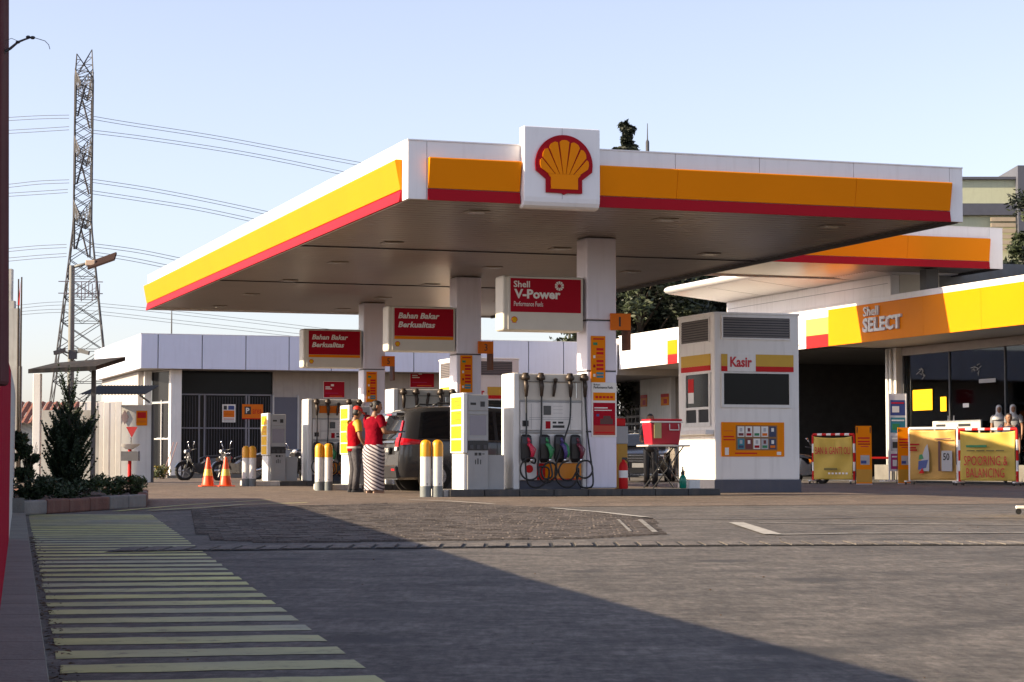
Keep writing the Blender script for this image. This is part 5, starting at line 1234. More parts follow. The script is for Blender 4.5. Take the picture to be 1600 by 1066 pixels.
def person(label, loc, rot, H=1.65, shirt=RED, sleeve=None, lower='trousers', lowmat=DGREY, shoe=BLACK, head='cap', headmat=REDB, girth=1.0, arms=None, headturn=0.0, nod=0.0, sit=False, z0=0.0, name_group=None, skin=SKIN):
    t = TW('person', label, 'person', (loc[0], loc[1], z0), rot, name_group); k = H / 1.65; S = lambda *p: Vector(p) * k
    g = girth; hz = .92 if not sit else .50
    dz = hz - .92
    pel, spi, che, nek, hd = S(0, 0, hz), S(0, -.01, hz + .19), S(0, 0, hz + .37), S(0, .01, hz + .52), S(0, .03, hz + .60)
    shl = {s: S(s * .185 * (g * .5 + .5), 0, hz + .455) for s in (-1, 1)}
    if not sit: legs = {s: [S(s * .085, 0, .86), S(s * .095, .03, .47), S(s * .10, -.02, .085), S(s * .115, .12, .035)] for s in (-1, 1)}
    else: legs = {s: [S(s * .09, .02, .48), S(s * .13, .42, .48), S(s * .12, .40, .085), S(s * .13, .54, .035)] for s in (-1, 1)}
    arms = arms or {}
    V = [(pel, .10 * g * k), (spi, .10 * g * k), (che, .115 * g * k), (nek, .050 * k), (hd, .060 * k)]; E = [(0, 1), (1, 2), (2, 3), (3, 4)]
    hands = []
    for s in (-1, 1):
        el, wr = arms.get(s, (Vector((s * .24, -.02, .30 + 0)), Vector((s * .25, .06, .06))))   # relative to hip height
        el, wr = S(el[0], el[1], hz + el[2] - .12), S(wr[0], wr[1], hz + wr[2] - .12)
        hand = wr + (wr - el).normalized() * .075 * k; b = len(V)
        V += [(shl[s], .062 * k * (g * .4 + .6)), (el, .045 * k), (wr, .029 * k), (hand, (.036 * k, .022 * k))]; E += [(2, b), (b, b + 1), (b + 1, b + 2), (b + 2, b + 3)]; hands.append((s, el, wr, hand))
    for s in (-1, 1):
        b = len(V); hp, kn, an, to = legs[s]; V += [(hp, .085 * g * k), (kn, .058 * k), (an, .040 * k), (to, .035 * k)]; E += [(0, b), (b, b + 1), (b + 1, b + 2), (b + 2, b + 3)]
    bo = skin_mesh('body', V, E, skin, t)
    # head with face and fingers joined into the same skin mesh
    hm_ = MB(); c = hd + S(0, .035, .075)
    rt = Matrix.Rotation(headturn, 4, 'Z') @ Matrix.Rotation(-nod, 4, 'X')
    def hp_(p): return c + (rt @ Vector(p)) * k
    rings = []
    for zz, rx, ry, oy in ((-.115, .028, .03, .035), (-.10, .045, .05, .025), (-.07, .060, .07, .012), (-.03, .070, .083, .004), (.02, .076, .092, -.003), (.06, .073, .090, -.006), (.09, .058, .072, -.008), (.108, .032, .042, -.008), (.114, .008, .01, -.008)):
        rings.append([hp_((rx * math.cos(2 * math.pi * i / 18), oy + ry * math.sin(2 * math.pi * i / 18), zz)) for i in range(18)])
    hm_.loft(rings)
    hm_.loft([[hp_(p) for p in q] for q in ([(-.012, .083, .012), (.012, .083, .012), (.006, .095, .012), (-.006, .095, .012)], [(-.018, .078, -.035), (.018, .078, -.035), (.010, .107, -.032), (-.010, .107, -.032)])])
    for s in (-1, 1): hm_.loft([[hp_((s * (.073 + a), -.005 + b_ * .022, z)) for a, b_ in ((0, -1), (.014, -1), (.014, .6), (0, .6))] for z in (-.028, .028)])
    for s, el, wr, hand in hands:
        d = (wr - el).normalized(); sd = Vector((0, 1, 0)) if abs(d.y) < .8 else Vector((1, 0, 0)); sd = (sd - d * sd.dot(d)).normalized(); nn = d.cross(sd)
        for i, (o_, ln) in enumerate(((-.027, .065), (-.009, .078), (.009, .074), (.026, .058))):
            p0 = hand + sd * o_ * k; p1 = p0 + d * ln * .55 * k; p2 = p1 + (d * .7 - nn * s * .55).normalized() * ln * .5 * k; hm_.tube([p0 - d * .02 * k, p1, p2], [.0095 * k, .0085 * k, .006 * k], 6)
        p0 = wr + d * .02 * k + sd * .028 * k; hm_.tube([p0, p0 + (sd * .8 + d * .6).normalized() * .035 * k, p0 + (sd * .55 + d * .9).normalized() * .065 * k], [.012 * k, .010 * k, .007 * k], 6)
    ho = hm_.build('head', skin, None, smooth=True)
    bm = bmesh.new(); bm.from_mesh(bo.data); bm.from_mesh(ho.data); bm.to_mesh(bo.data); bm.free(); bpy.data.objects.remove(ho)
    bo.data.polygons.foreach_set('use_smooth', [True] * len(bo.data.polygons))
    fm = MB()
    for s in (-1, 1): fm.ball(hp_((s * .030, .083, .012)), .010 * k, 8, 0)
    fm.build('eyes', LETK, t, smooth=True)
    MB().loft([[hp_(p) for p in ((-.022, .079, -.066), (.022, .079, -.066), (.022, .0835, -.060), (-.022, .0835, -.060))], [hp_(p) for p in ((-.018, .081, -.056), (.018, .081, -.056), (.018, .085, -.058), (-.018, .085, -.058))]]).build('mouth', M('lips', (.22, .07, .05), .5), t)
    # hair and headgear
    hr = MB(); rr = []
    for zz, rx, ry, oy, fr in ((-.075, .062, .070, -.012, .55), (-.03, .077, .088, -.008, .45), (.02, .083, .099, -.006, .30), (.06, .080, .097, -.008, .70), (.095, .062, .080, -.010, 1.0), (.116, .034, .045, -.010, 1.0), (.122, .006, .008, -.01, 1.0)):
        ring = []
        for i in range(18):
            a = 2 * math.pi * i / 18; y = oy + ry * math.sin(a); x = rx * math.cos(a)
            if math.sin(a) > 0: y = oy + ry * math.sin(a) * fr; 
            ring.append(hp_((x, y, zz)))
        rr.append(ring)
    hr.loft(rr)
    if head != 'hijab': hr.build('hair', HAIR, t, smooth=True)
    if head == 'cap':
        cp = MB(); cp.loft([[hp_((rx * math.cos(2 * math.pi * i / 18), -.004 + ry * math.sin(2 * math.pi * i / 18), zz)) for i in range(18)] for zz, rx, ry in ((.035, .088, .104), (.07, .087, .103), (.105, .070, .085), (.125, .040, .050), (.130, .006, .008))])
        co = cp.build('cap', headmat, t, smooth=True)
        MB().loft([[hp_((x * w, y, z)) for x in (-1, -.5, 0, .5, 1)] + [hp_((x * w, y, z - .008)) for x in (1, .5, 0, -.5, -1)] for y, w, z in ((.075, .078, .048), (.12, .070, .046), (.155, .050, .036), (.170, .022, .028))]).build('cap_peak', headmat, t, smooth='auto')
    elif head == 'hijab':
        cp = MB(); cp.loft([[hp_((rx * math.cos(2 * math.pi * i / 18), oy + ry * math.sin(2 * math.pi * i / 18), zz)) for i in range(18)] for zz, rx, ry, oy in ((-.30, .20, .15, -.02), (-.22, .17, .13, -.02), (-.13, .09, .09, -.015), (-.06, .085, .09, -.018), (.0, .090, .098, -.02), (.06, .086, .098, -.018), (.10, .066, .078, -.014), (.125, .034, .04, -.012), (.13, .006, .008, -.01))])
        cp.build('headscarf', headmat, t, smooth=True)
    elif head == 'bun':
        b = MB(); b.ball(hp_((0, -.105, .02)), .042 * k, 12, sc=(1.1, .9, 1)); b.build('hair_bun', HAIR, t, smooth=True)
    # shirt: torso plus sleeves
    sm = MB(); gz = g * k
    prof = [(-.10, .175, .125), (-.02, .178, .13), (.08, .168, .122), (.19, .165, .118), (.30, .178, .125), (.39, .198, .120), (.445, .172, .100), (.475, .085, .068), (.50, .062, .056)]
    sm.loft([ell(0, -.005 * k, (hz + a) * k, b * gz * (1 if i % 2 else 1.012), c_ * gz, 20) for i, (a, b, c_) in enumerate(prof)])
    so = sm.build('shirt', shirt, t, smooth=True)
    for s, el, wr, hand in hands:
        p = shl[s]; q = p.lerp(el, .9); MB().tube([p + (Vector((-s * .05, 0, .0)) * k), p + (el - p) * .15, p.lerp(el, .42), p.lerp(el, .60)], [.098 * k, .082 * k * (g * .4 + .6), .072 * k, .070 * k], 14).build('sleeve', sleeve or shirt, so, smooth='auto')
    # lower clothing
    if lower == 'trousers':
        lm_ = MB()
        for s in (-1, 1):
            hp, kn, an, to = legs[s]; lm_.tube([hp + S(-s * .02, 0, .10 if not sit else .02), hp + S(0, 0, -.02 if not sit else 0), hp.lerp(kn, .5), kn, kn.lerp(an, .5), an + S(0, .01, -.02)], [.105 * gz, .105 * gz, .088 * k, .074 * k, .070 * k, .076 * k], 14)
        lm_.build('trousers', lowmat, t, smooth=True)
    elif lower == 'sarong':
        lm_ = MB(); R_ = []
        for z, rx, ry, oy in ((hz - .02, .178, .135, 0), (hz - .12, .205, .165, -.01), (.62, .205, .165, 0), (.45, .195, .15, .01), (.25, .185, .145, .015), (.06, .19, .155, .02)):
            R_.append([(rx * gz * math.cos(a) * (1 + .035 * math.sin(5 * a + z * 3)), oy * k + ry * gz * math.sin(a) * (1 + .035 * math.sin(5 * a + z * 3)), z * k) for a in [2 * math.pi * i / 32 for i in range(32)]])
        lm_.loft(R_); lm_.build('sarong', lowmat, t, smooth='auto')
    for s in (-1, 1):
        hp, kn, an, to = legs[s]; MB().loft([ell(an.x + s * .004, an.y + .055 * k, z * k + 0, rx * k, ry * k, 14) for z, rx, ry in ((.0, .046, .13), (.03, .048, .132), (.065, .040, .11), (.09, .035, .06))]).build('shoe', shoe, t, smooth='auto')
    return t
SLY = M('sleeve_yellow', (.55, .33, .02), .6, var=.1); SHR = M('shirt_red', (.26, .004, .010), .9, spec=.05, var=.3, scale=6, bump=1.0, bscale=11); SHV = M('shirt_crimson', (.21, .004, .014), .9, spec=.05, var=.3, scale=6, bump=1.0, bscale=10)
TRO = M('grey_trousers', (.055, .05, .055), .8, var=.35, scale=8, bump=1.0, bscale=12); CAPM = M('cap_scarlet', (.60, .022, .010), .6, var=.1)
sarong = bpy.data.materials.new('striped_sarong'); sarong.use_nodes = True
n = sarong.node_tree.nodes; l = sarong.node_tree.links; b_ = n['Principled BSDF']; b_.inputs['Roughness'].default_value = .8
tc = n.new('ShaderNodeTexCoord'); mp = n.new('ShaderNodeMapping'); mp.inputs['Rotation'].default_value = (R(14), R(-26), 0); wv_ = n.new('ShaderNodeTexWave'); wv_.bands_direction = 'Z'; wv_.inputs['Scale'].default_value = 5.2; wv_.inputs['Distortion'].default_value = 1.6; wv_.inputs['Detail'].default_value = 2
cr = n.new('ShaderNodeValToRGB'); cr.color_ramp.elements[0].position = .38; cr.color_ramp.elements[1].position = .55; cr.color_ramp.elements[0].color = (.055, .04, .055, 1); cr.color_ramp.elements[1].color = (.46, .42, .42, 1)
l.new(tc.outputs['Object'], mp.inputs[0]); l.new(mp.outputs[0], wv_.inputs[0]); l.new(wv_.outputs['Fac'], cr.inputs[0]); l.new(cr.outputs[0], b_.inputs['Base Color'])
g1 = G(553, 769.5)
man = person('man in red cap and red shirt with yellow sleeve, standing left of the woman', g1, R(-62), 1.62, SHR, SLY, 'trousers', TRO, BLACK, 'cap', CAPM, 1.0,
       {1: (Vector((.25, .02, .30)), Vector((.20, .18, .10))), -1: (Vector((-.24, -.03, .30)), Vector((-.25, .06, .05)))}, 0.1, .35)
bag = MB(); bag.loft([ell(0, 0, z, .19, .14, 18) for z in (.86, .90)]); bag.build('belt', M('belt_grey', (.30, .27, .24), .6), man, smooth='auto')
MB().box(-.10, .12, .13, .19, .80, .93).build('pouch', M('pouch_grey', (.24, .21, .18), .7), man, bevel=.015)
g2 = G(584, 771)
wom = person('woman in red polo shirt and striped sarong seen from behind, holding papers at the car', g2, R(-48), 1.70, SHV, None, 'sarong', sarong, M('sandal_skin', (.35, .22, .15), .6), 'bun', None, 1.13,
       {1: (Vector((.27, .04, .32)), Vector((.22, .28, .33))), -1: (Vector((-.26, .05, .32)), Vector((-.14, .28, .33)))}, -.45, .18)
pa_ = TW('papers', 'blue and green folder of papers held by the woman in the striped sarong', 'folder', (g2.x + .36, g2.y + .26, 1.17), R(-40))
MB().box(-.16, .20, -.09, .11, -.01, .012).build('folder', BLUE, pa_); MB().box(-.14, .22, -.06, .13, .013, .02).build('sheet', GRN, pa_); MB().box(-.12, .18, -.08, .10, -.022, -.0105).build('sheet', LETW, pa_)
pz = P(1017, 700, 49.5)
person('black-haired person in dark clothes standing behind the red cooler box, head above it', pz, R(165), 1.66, BLACKP, BLACKP, 'trousers', BLACKP, BLACK, 'hair', None, 1.0, {s: (Vector((s * .23, .05, .28)), Vector((s * .10, .25, .25))) for s in (-1, 1)}, .3, .2, z0=.004)
HJ = M('headscarf_white', (.55, .55, .56), .8, var=.06)
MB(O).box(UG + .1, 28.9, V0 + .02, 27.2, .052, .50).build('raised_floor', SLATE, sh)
for px, lab in ((1562, 'person with white headscarf before the shop glass, left of the two'), (1584, 'person with white headscarf before the shop glass, right of the two')):
    v_ = Pu(px, 650, 23.1)[0]; p = W(23.1, v_); person(lab, p, R(150), 1.60, M('uniform_grey', (.20, .20, .21), .8, var=.1), None, 'trousers', DGREY, BLACK, 'hijab', HJ, 1.0, None, .4, .1, z0=.50)
p = P(1577, 700, 53.5)
person('man with dark face and dark clothes standing behind the banner at the right edge', p, R(165), 1.72, M('navy_shirt', (.03, .03, .06), .8, var=.2), None, 'trousers', M('navy_jeans', (.02, .025, .05), .8, var=.2), BLACK, 'hair', None, 1.0, None, .2, .1, z0=.05)
# ================================================================ LEFT CORNER: PLANTER, SHEDS, LAMP
pl_ = TW('planter', 'low kerbed planter with shrubs at the left, beside the hatched strip', 'planter', (-5.55, 23.6, 0))
o_ = (-5.55, 23.6, 0); PA, PB_, PC, PD = Vector((-5.50, 23.6)), Vector((-4.86, 27.85)), Vector((-5.65, 32.5)), Vector((-9.2, 35))
KR = M('kerb_red_brown', (.13, .055, .04), .85, var=.4, bump=.3, dirt=.3); KG = M('kerb_grey', (.17, .16, .15), .85, var=.3, bump=.3, dirt=.4)
kn = 0
for a, b in ((PA, PB_), (PB_, PC), (PC, PD)):
    d = b - a; nseg = int(d.length / .62); nr = Vector((-d.y, d.x)).normalized() * .14
    for i in range(nseg):
        p, q = a + d * (i / nseg), a + d * ((i + 1) / nseg) - d.normalized() * .008; z = .17 + rnd.uniform(-.008, .008)
        mb = MB(o_); mb.prism([(p.x, p.y), (q.x, q.y), (q.x + nr.x, q.y + nr.y), (p.x + nr.x, p.y + nr.y)], 'z', 0, z); mb.build('kerb_block', [KG, KR, KR, KR, KG][kn % 5] if kn else KG, pl_, bevel=.022); kn += 1
mb = MB(o_); mb.prism([(-5.62, 23.9), (-5.05, 27.9), (-5.8, 32.4), (-9.1, 34.8), (-8.4, 35), (-7.2, 30.2)], 'z', .0, .13); mb.build('soil', DIRTM, pl_)
mb = MB(o_); mb.prism([(-5.50, 23.6), (-5.64, 23.62), (-5.80, 23.75), (-5.72, 23.5)], 'z', 0, .2); mb.build('kerb_block', KG, pl_)

LEAFC = M('conifer_leaf', (.022, .038, .014), .7, var=.5, scale=25); LEAFG = M('shrub_leaf', (.035, .062, .018), .6, var=.5, scale=20); LEAFL = M('light_leaf', (.065, .090, .028), .6, var=.5, scale=20)
BARK = M('bark', (.055, .040, .028), .85, var=.3, scale=12, bump=.5)
LEAFT = M('tree_leaf', (.013, .021, .009), .6, var=.6, scale=1.5); LEAFT2 = M('tree_leaf_light', (.036, .050, .017), .6, var=.5, scale=1.5)
def leafcloud(mb, n, f, size, m=0, flat=.5):
    for i in range(n):
        p, d = f(i); a = Vector((rnd.gauss(0, 1), rnd.gauss(0, 1), rnd.gauss(0, flat))); a = (a + d * 1.2).normalized(); b = a.cross(Vector((rnd.gauss(0, 1), rnd.gauss(0, 1), rnd.gauss(0, 1)))).normalized(); s = size * rnd.uniform(.6, 1.3)
        mb.add([p - a * s, p + b * s * .38, p + a * s, p - b * s * .38], [(0, 1, 2, 3)], m)
# spiky conifer with upswept branches
cx = P(106, 740, 27.6); con = TW('conifer', 'dark spiky conifer with upswept branches in the planter at the left', 'tree', (cx.x, cx.y, .14))
MB().tube([(0, 0, 0), (.01, 0, .8), (0, .01, 1.5)], [.05, .035, .012], 8).build('trunk', BARK, con, smooth=True)
mb = MB()
def spray(p0, dirv, ln, wd):
    n_ = 14; pts = []
    for i in range(n_ + 1): s = i / n_; pts.append(p0 + dirv * ln * s + Vector((0, 0, .42 * ln * s * s)))
    for i in range(n_):
        p = pts[i]; s = i / n_; tdir = (pts[i + 1] - pts[i]).normalized()
        for j in range(7):
            sd = Vector((rnd.gauss(0, 1), rnd.gauss(0, 1), rnd.gauss(0, .6))); q = (tdir * rnd.uniform(.7, 1.4) + sd * .55).normalized(); l_ = wd * (1.15 - .75 * s) * rnd.uniform(.6, 1.2); w = tdir.cross(q).normalized() * .007 if tdir.cross(q).length > 1e-3 else Vector((.007, 0, 0))
            mb.add([p - w, p + q * l_ * .6 + w * 1.2, p + q * l_, p + q * l_ * .5 - w * 1.4], [(0, 1, 2, 3)], 1 if (s > .6 and rnd.random() < .35) else 0)
for k in range(250):
    lx, ly, lh = ((0, 0, 1.32), (.20, .04, 1.02), (-.21, -.03, .92), (.06, -.12, .85), (-.05, .1, 1.1))[k % 5]; z = lh * rnd.uniform(.04, .92); a = rnd.uniform(0, 6.283); rr_ = .03; ln = (.36 - .14 * z / lh) * rnd.uniform(.5, 1.35); dv = Vector((math.cos(a), math.sin(a), rnd.uniform(.5, 1.2))).normalized()
    spray(Vector((lx * z / lh + math.cos(a) * rr_, ly * z / lh + math.sin(a) * rr_, z)), dv, ln, .085)
for k in range(7):
    a = rnd.uniform(0, 6.283); spray(Vector((0, 0, rnd.uniform(1.1, 1.32))), Vector((math.cos(a) * .45, math.sin(a) * .45, 1)).normalized(), rnd.uniform(.25, .38), .08)
mb.build('foliage', [LEAFC, LEAFG], con, normals=False)
def shrub(lab, px, Y, z0, rx, h, n, mats, size=.035):
    c = P(px, 740, Y); t = TW('shrub', lab, 'shrub', (c.x, c.y, z0), 0, 'shrubs in the planter'); mb = MB()
    for k in range(10):
        a = rnd.uniform(0, 6.28); e = Vector((math.cos(a) * rx * .7, math.sin(a) * rx * .7, h * rnd.uniform(.6, .95))); mb2 = None
        mb.tube([(0, 0, 0), e * .5 + Vector((0, 0, h * .12)), e], [.008, .006, .003], 4, 0)
    mb.build('stem', BARK, t, normals=False); mb = MB()
    cl = [(Vector((rnd.uniform(-1, 1) * rx, rnd.uniform(-1, 1) * rx, rnd.uniform(.25, .95) * h)), rnd.uniform(.25, .5) * rx) for _ in range(14)]
    def f(i): c_, r_ = rnd.choice(cl); d = Vector((rnd.gauss(0, 1), rnd.gauss(0, 1), rnd.gauss(0, 1))).normalized(); return c_ + d * r_ * rnd.uniform(.3, 1) ** .5, d * .4 + Vector((0, 0, .5))
    leafcloud(mb, n, f, size, 0); 
    for i, fm in enumerate(mb.m):
        if rnd.random() < .25: mb.m[i] = 1
    mb.build('foliage', mats, t, normals=False)
shrub('dark shrub against the wall at the left end of the planter', 52, 26.0, .14, .26, .26, 1200, [LEAFC, LEAFG])
shrub('dark shrub at the foot of the spiky conifer', 92, 26.2, .14, .26, .20, 1100, [LEAFC, LEAFG])
shrub('green shrub just right of the spiky conifer', 135, 28.5, .14, .20, .24, 800, [LEAFG, LEAFL])
shrub('pale green shrub in the middle of the planter kerb', 168, 29.5, .14, .24, .22, 800, [LEAFG, LEAFL])
shrub('pale green shrub at the right end of the planter', 205, 29.6, .14, .22, .22, 800, [LEAFL, LEAFG])
shrub('tall dark shrub behind the white post at far left', 44, 32.0, .1, .20, .95, 2000, [LEAFC, LEAFG], .05)
shrub('small yellow-green plant by the glazed front of the office building', 250, 69.0, .02, .30, .42, 500, [LEAFL, M('flower_yellow', (.40, .28, .03), .6, var=.3)], .06)
pot = TW('broom', 'pair of thin brooms leaning by the office building corner', 'broom', P(253, 745, 71) * 1.0); pot.location.z = 0
for dx in (0, .12): MB().tube([(dx, 0, .02), (dx + .35, .25, 1.25)], .015, 6).build('handle', M('pinkish_stick', (.35, .22, .20), .7), pot)
MB().loft([ell(0, 0, 0, .10, .05, 10), ell(.04, .02, .2, .03, .02, 10)]).build('bristles', BARK, pot)

# sheds and fence between the planter and the office building
ROOFM = M('shed_roof_metal', (.035, .035, .036), .85, spec=.1, var=.25, scale=2, dirt=.3)
YS = 50.0
def wpt(px, py, Y): return P(px, py, Y)
s1 = TW('lean_to_roof', 'thin slanting lean-to roof on a white post behind the spiky conifer', 'shelter', P(57, 740, YS)); s1.location.z = 0; q0 = s1.location
mb = MB(q0); a, b, c, d = P(44, 577, YS - 1.2), P(150, 572, YS - 1.2), P(196, 557.5, YS + .6), P(86, 567, YS + 1.4)
th_ = Vector((0, 0, -.10)); mb.add([a, b, c, d, a + th_, b + th_, c + th_, d + th_], [(0, 1, 2, 3), (4, 7, 6, 5), (0, 4, 5, 1), (1, 5, 6, 2), (2, 6, 7, 3), (3, 7, 4, 0)]); mb.build('roof_sheet', ROOFM, s1)
mb = MB(q0); mb.tube([P(52, 580, YS - 1), P(150, 576, YS - 1)], .05, 6); mb.build('beam', DGREY, s1)
mb = MB(q0); x = P(57.5, 700, YS).x; mb.box(x - .09, x + .09, YS - .09, YS + .09, 0, P(57, 584, YS).z); mb.build('post', WHITE2, s1, bevel=.012)
x = P(142, 700, YS).x; mb = MB(q0); mb.box(x - .05, x + .05, YS + .2, YS + .3, 0, P(142, 573, YS).z - .08); mb.build('post', DGREY, s1)
fn = TW('panel_fence', 'white vertical panel fence behind the spiky conifer', 'fence', P(126, 740, 54)); fn.location.z = 0
for i in range(7):
    x = P(124, 700, 54).x + i * .155 - fn.location.x; MB().box(x, x + .148, -.02 + (.008 if i % 2 else 0), .02, .0, P(150, 628, 54).z + rnd.uniform(-.015, .015)).build('panel', WHITE2, fn, bevel=.008)
for i in range(3):
    x = P(62, 700, 53).x + i * .5 - fn.location.x; MB().box(x, x + .49, -1.02, -.98, 0, 1.9).build('panel', GREYWALL, fn)
s2 = TW('washroom_shed', 'small white shed wall with a wash basin under a corrugated roof', 'shed', P(180, 740, 60)); s2.location.z = 0; q0 = s2.location
x0, x1 = P(177, 700, 60).x, P(238, 700, 60).x; mb = MB(q0); mb.box(x0, x1, 60, 60.12, 0, P(200, 633, 60).z); mb.build('wall', WHITE2, s2, bevel=.01)
mb = MB(q0); mb.box(x1 - .03, x1 + .03, 59.97, 60.1, 0, P(200, 633, 60).z); mb.build('door_frame', DGREY, s2)
mb = MB(q0); a, b = P(126, 630, 58.6), P(246, 616, 60.5); n_ = 40
top = [(a.x + (b.x - a.x) * i / n_, 58.4, 2.48 + .022 * (i % 2)) for i in range(n_ + 1)]; bot = [(a.x + (b.x - a.x) * i / n_ - .3, 62.5, 2.86 + .022 * (i % 2)) for i in range(n_ + 1)]
mb.add(top + bot, [(i, i + 1, n_ + 2 + i, n_ + 1 + i) for i in range(n_)]); ro = mb.build('corrugated_roof', ROOFM, s2, normals=False); m_ = ro.modifiers.new('t', 'SOLIDIFY'); m_.thickness = .02
mb = MB(q0); mb.tube([(x1 - .1, 58.5, 2.45), (x1 - .1, 60, 2.3)], .03, 6); mb.build('bracket', DGREY, s2)
ps = TW('wall_notice', 'orange notice on the white washroom shed wall', 'notice', (P(213, 650, 59.98).x, 59.985, P(213, 665, 59.98).z)); w_ = 17 / 3260 * 60; h_ = 23 / 3260 * 60
MB().box(0, w_, -.012, 0, 0, h_).build('sheet', YEL, ps); MB().box(w_ * .1, w_ * .9, -.015, -.0125, h_ * .5, h_ * .9).build('print', REDB, ps); MB().box(w_ * .1, w_ * .9, -.015, -.0125, h_ * .2, h_ * .35).build('print', ORANGE, ps)
for px, lab in ((195, 'pale diamond sign on the washroom shed wall, right one'), (181, 'pale diamond sign on the washroom shed wall, left one')):
    t = TW('diamond_sign', lab, 'sign', P(px, 652, 59.98)); t.location.y = 59.985
    MB().prism([(0, -.22), (.11, 0), (0, .22), (-.11, 0)], 'y', -.01, 0).build('sign_plate', M('dull_pink_print', (.33, .25, .27), .6), t)
bn = TW('wash_basin', 'white wash basin on a stand, dark shade box below, red triangle above, at the shed', 'wash basin', P(202, 740, 57.5)); bn.location.z = 0; bz = P(200, 702, 57.5).z
MB().lathe([(.10, 0), (.26, .10), (.30, .14), (.27, .14), (.20, .06)], (0, 0, bz), 20, sxy=(1, .7)).build('basin', LETW, bn, smooth='auto')
MB().tube([(0, .05, 0), (0, .05, bz)], .05, 10).build('stand', REDB, bn); MB().tube([(0, .22, bz + .1), (0, .22, bz + .32), (0, .08, bz + .30)], .014, 8).build('tap', CHROME, bn, smooth=True)
MB().box(-.24, .26, -.12, .15, bz - .32, bz - .06).build('shade_box', M('basin_shadow_grey', (.14, .14, .15), .7, var=.3), bn)  # dark box standing in for the shade under the basin
MB().prism([(-.16, .0), (.0, -.30), (.16, .0)], 'y', .30, .32).build('triangle_sign', M('triangle_red', (.45, .03, .03), .5), bn).location.z = bz + .62
# lamp on the pole
lp = TW('street_lamp', 'solar street lamp on a tall grey pole in front of the lattice pylon', 'street lamp', P(109, 720, 56)); lp.location.z = 0; q0 = lp.location
mb = MB(q0); x = q0.x; zt = P(109, 415, 56).z; mb.tube([(x, 56, 0), (x, 56, zt * .5), (x, 56, zt)], [.105, .09, .075], 12); mb.build('pole', STEEL, lp, smooth='auto')
mb = MB(q0); mb.tube([(x, 56, zt - .05), (x + .18, 55.95, zt - .01), P(146, 409, 55.8)], [.035, .045, .03], 8); mb.build('arm', STEEL, lp, smooth=True)
p, q = P(138, 414, 55.7), P(180, 399, 55.5); mb = MB(q0); w = Vector((0, .30, .21)); mb.add([p - w * .5, q - w * .5, q + w * .5, p + w * .5] + [v + Vector((0.02, 0, -.05)) for v in (p - w * .5, q - w * .5, q + w * .5, p + w * .5)], [(0, 1, 2, 3), (7, 6, 5, 4), (0, 4, 5, 1), (1, 5, 6, 2), (2, 6, 7, 3), (3, 7, 4, 0)]); mb.build('solar_panel', M('panel_brown', (.035, .022, .020), .85, spec=.05), lp)
mb = MB(q0); c = P(142, 411, 55.7); mb.box(c.x - .13, c.x + .13, c.y - .1, c.y + .1, c.z - .08, c.z + .07); mb.build('lamp_head', M('lamp_tan', (.50, .38, .28), .5), lp, bevel=.02)
for px, s in ((96, -1), (128, 1)):
    mb = MB(q0); c = P(px, 549, 55.7); mb.tube([(x, 56, c.z - .05), (c.x, 55.8, c.z)], .022, 6); mb.loft([[(c.x + s * .18, c.y - .1, c.z - .10), (c.x + s * .18, c.y + .1, c.z - .10), (c.x + s * .20, c.y + .1, c.z), (c.x + s * .20, c.y - .1, c.z)], [(c.x - s * .1, c.y - .06, c.z - .03), (c.x - s * .1, c.y + .06, c.z - .03), (c.x - s * .1, c.y + .06, c.z + .09), (c.x - s * .1, c.y - .06, c.z + .09)]]); mb.build('floodlight', STEEL if s > 0 else DGREY, lp)
mb = MB(q0); c = P(113, 553, 55.8); mb.box(c.x - .09, c.x + .12, c.y - .08, c.y + .05, c.z - .14, c.z + .1); mb.build('junction_box', DGREY, lp)
# neighbour building sliver, flag poles, tiled house
nb = TW('neighbour_house', 'grey neighbouring house edge rising behind the left boundary wall', 'building', P(0, 720, 58)); nb.location.z = 0; q0 = nb.location
for pxr, py, Y, dp in ((18, 420, 58, .25), (22, 470, 57.9, .25), (28.5, 482, 57.8, .25), (31.5, 572, 57.6, .25)):
    mb = MB(q0); z = P(pxr, py, Y).z; mb.box(-19.5, P(pxr, py, Y).x, Y, Y + dp, 0, z); mb.build('wall', GREYWALL, nb)
fp = TW('flag_pole', 'two thin bamboo poles with a red strip standing above the left boundary wall', 'pole', P(30, 720, 57)); fp.location.z = 0; q0 = fp.location
mb = MB(q0); mb.tube([(q0.x, 57, 0), P(34, 433, 57)], [.035, .02], 6); mb.build('bamboo_pole', BARK, fp)
mb = MB(q0); mb.tube([(q0.x - .05, 57, 0), P(29, 436, 57)], [.035, .02], 6); mb.build('bamboo_pole', BARK, fp)
mb = MB(q0); mb.add([P(28, 476, 56.9), P(30, 460, 56.9), P(32, 440, 56.9), P(30.5, 478, 56.9)], [(0, 1, 2, 3)]); fo = mb.build('red_strip', REDB, fp); fo.modifiers.new('t', 'SOLIDIFY').thickness = .01
th2 = TW('tiled_house', 'small house roof of orange-red tiles far behind the left fence', 'house', P(45, 720, 95)); th2.location.z = 0; q0 = th2.location
a = P(28, 628, 95); b = P(62, 628, 95); z0, z1 = P(40, 662, 95).z, P(40, 627, 95).z
mb = MB(q0); mb.box(a.x - 3, b.x + 1, 96.2, 101, 0, z0 + .2); mb.build('wall', GREYWALL, th2)
TILE = M('roof_tile', (.17, .06, .04), .75, var=.35, scale=6); rows = 7
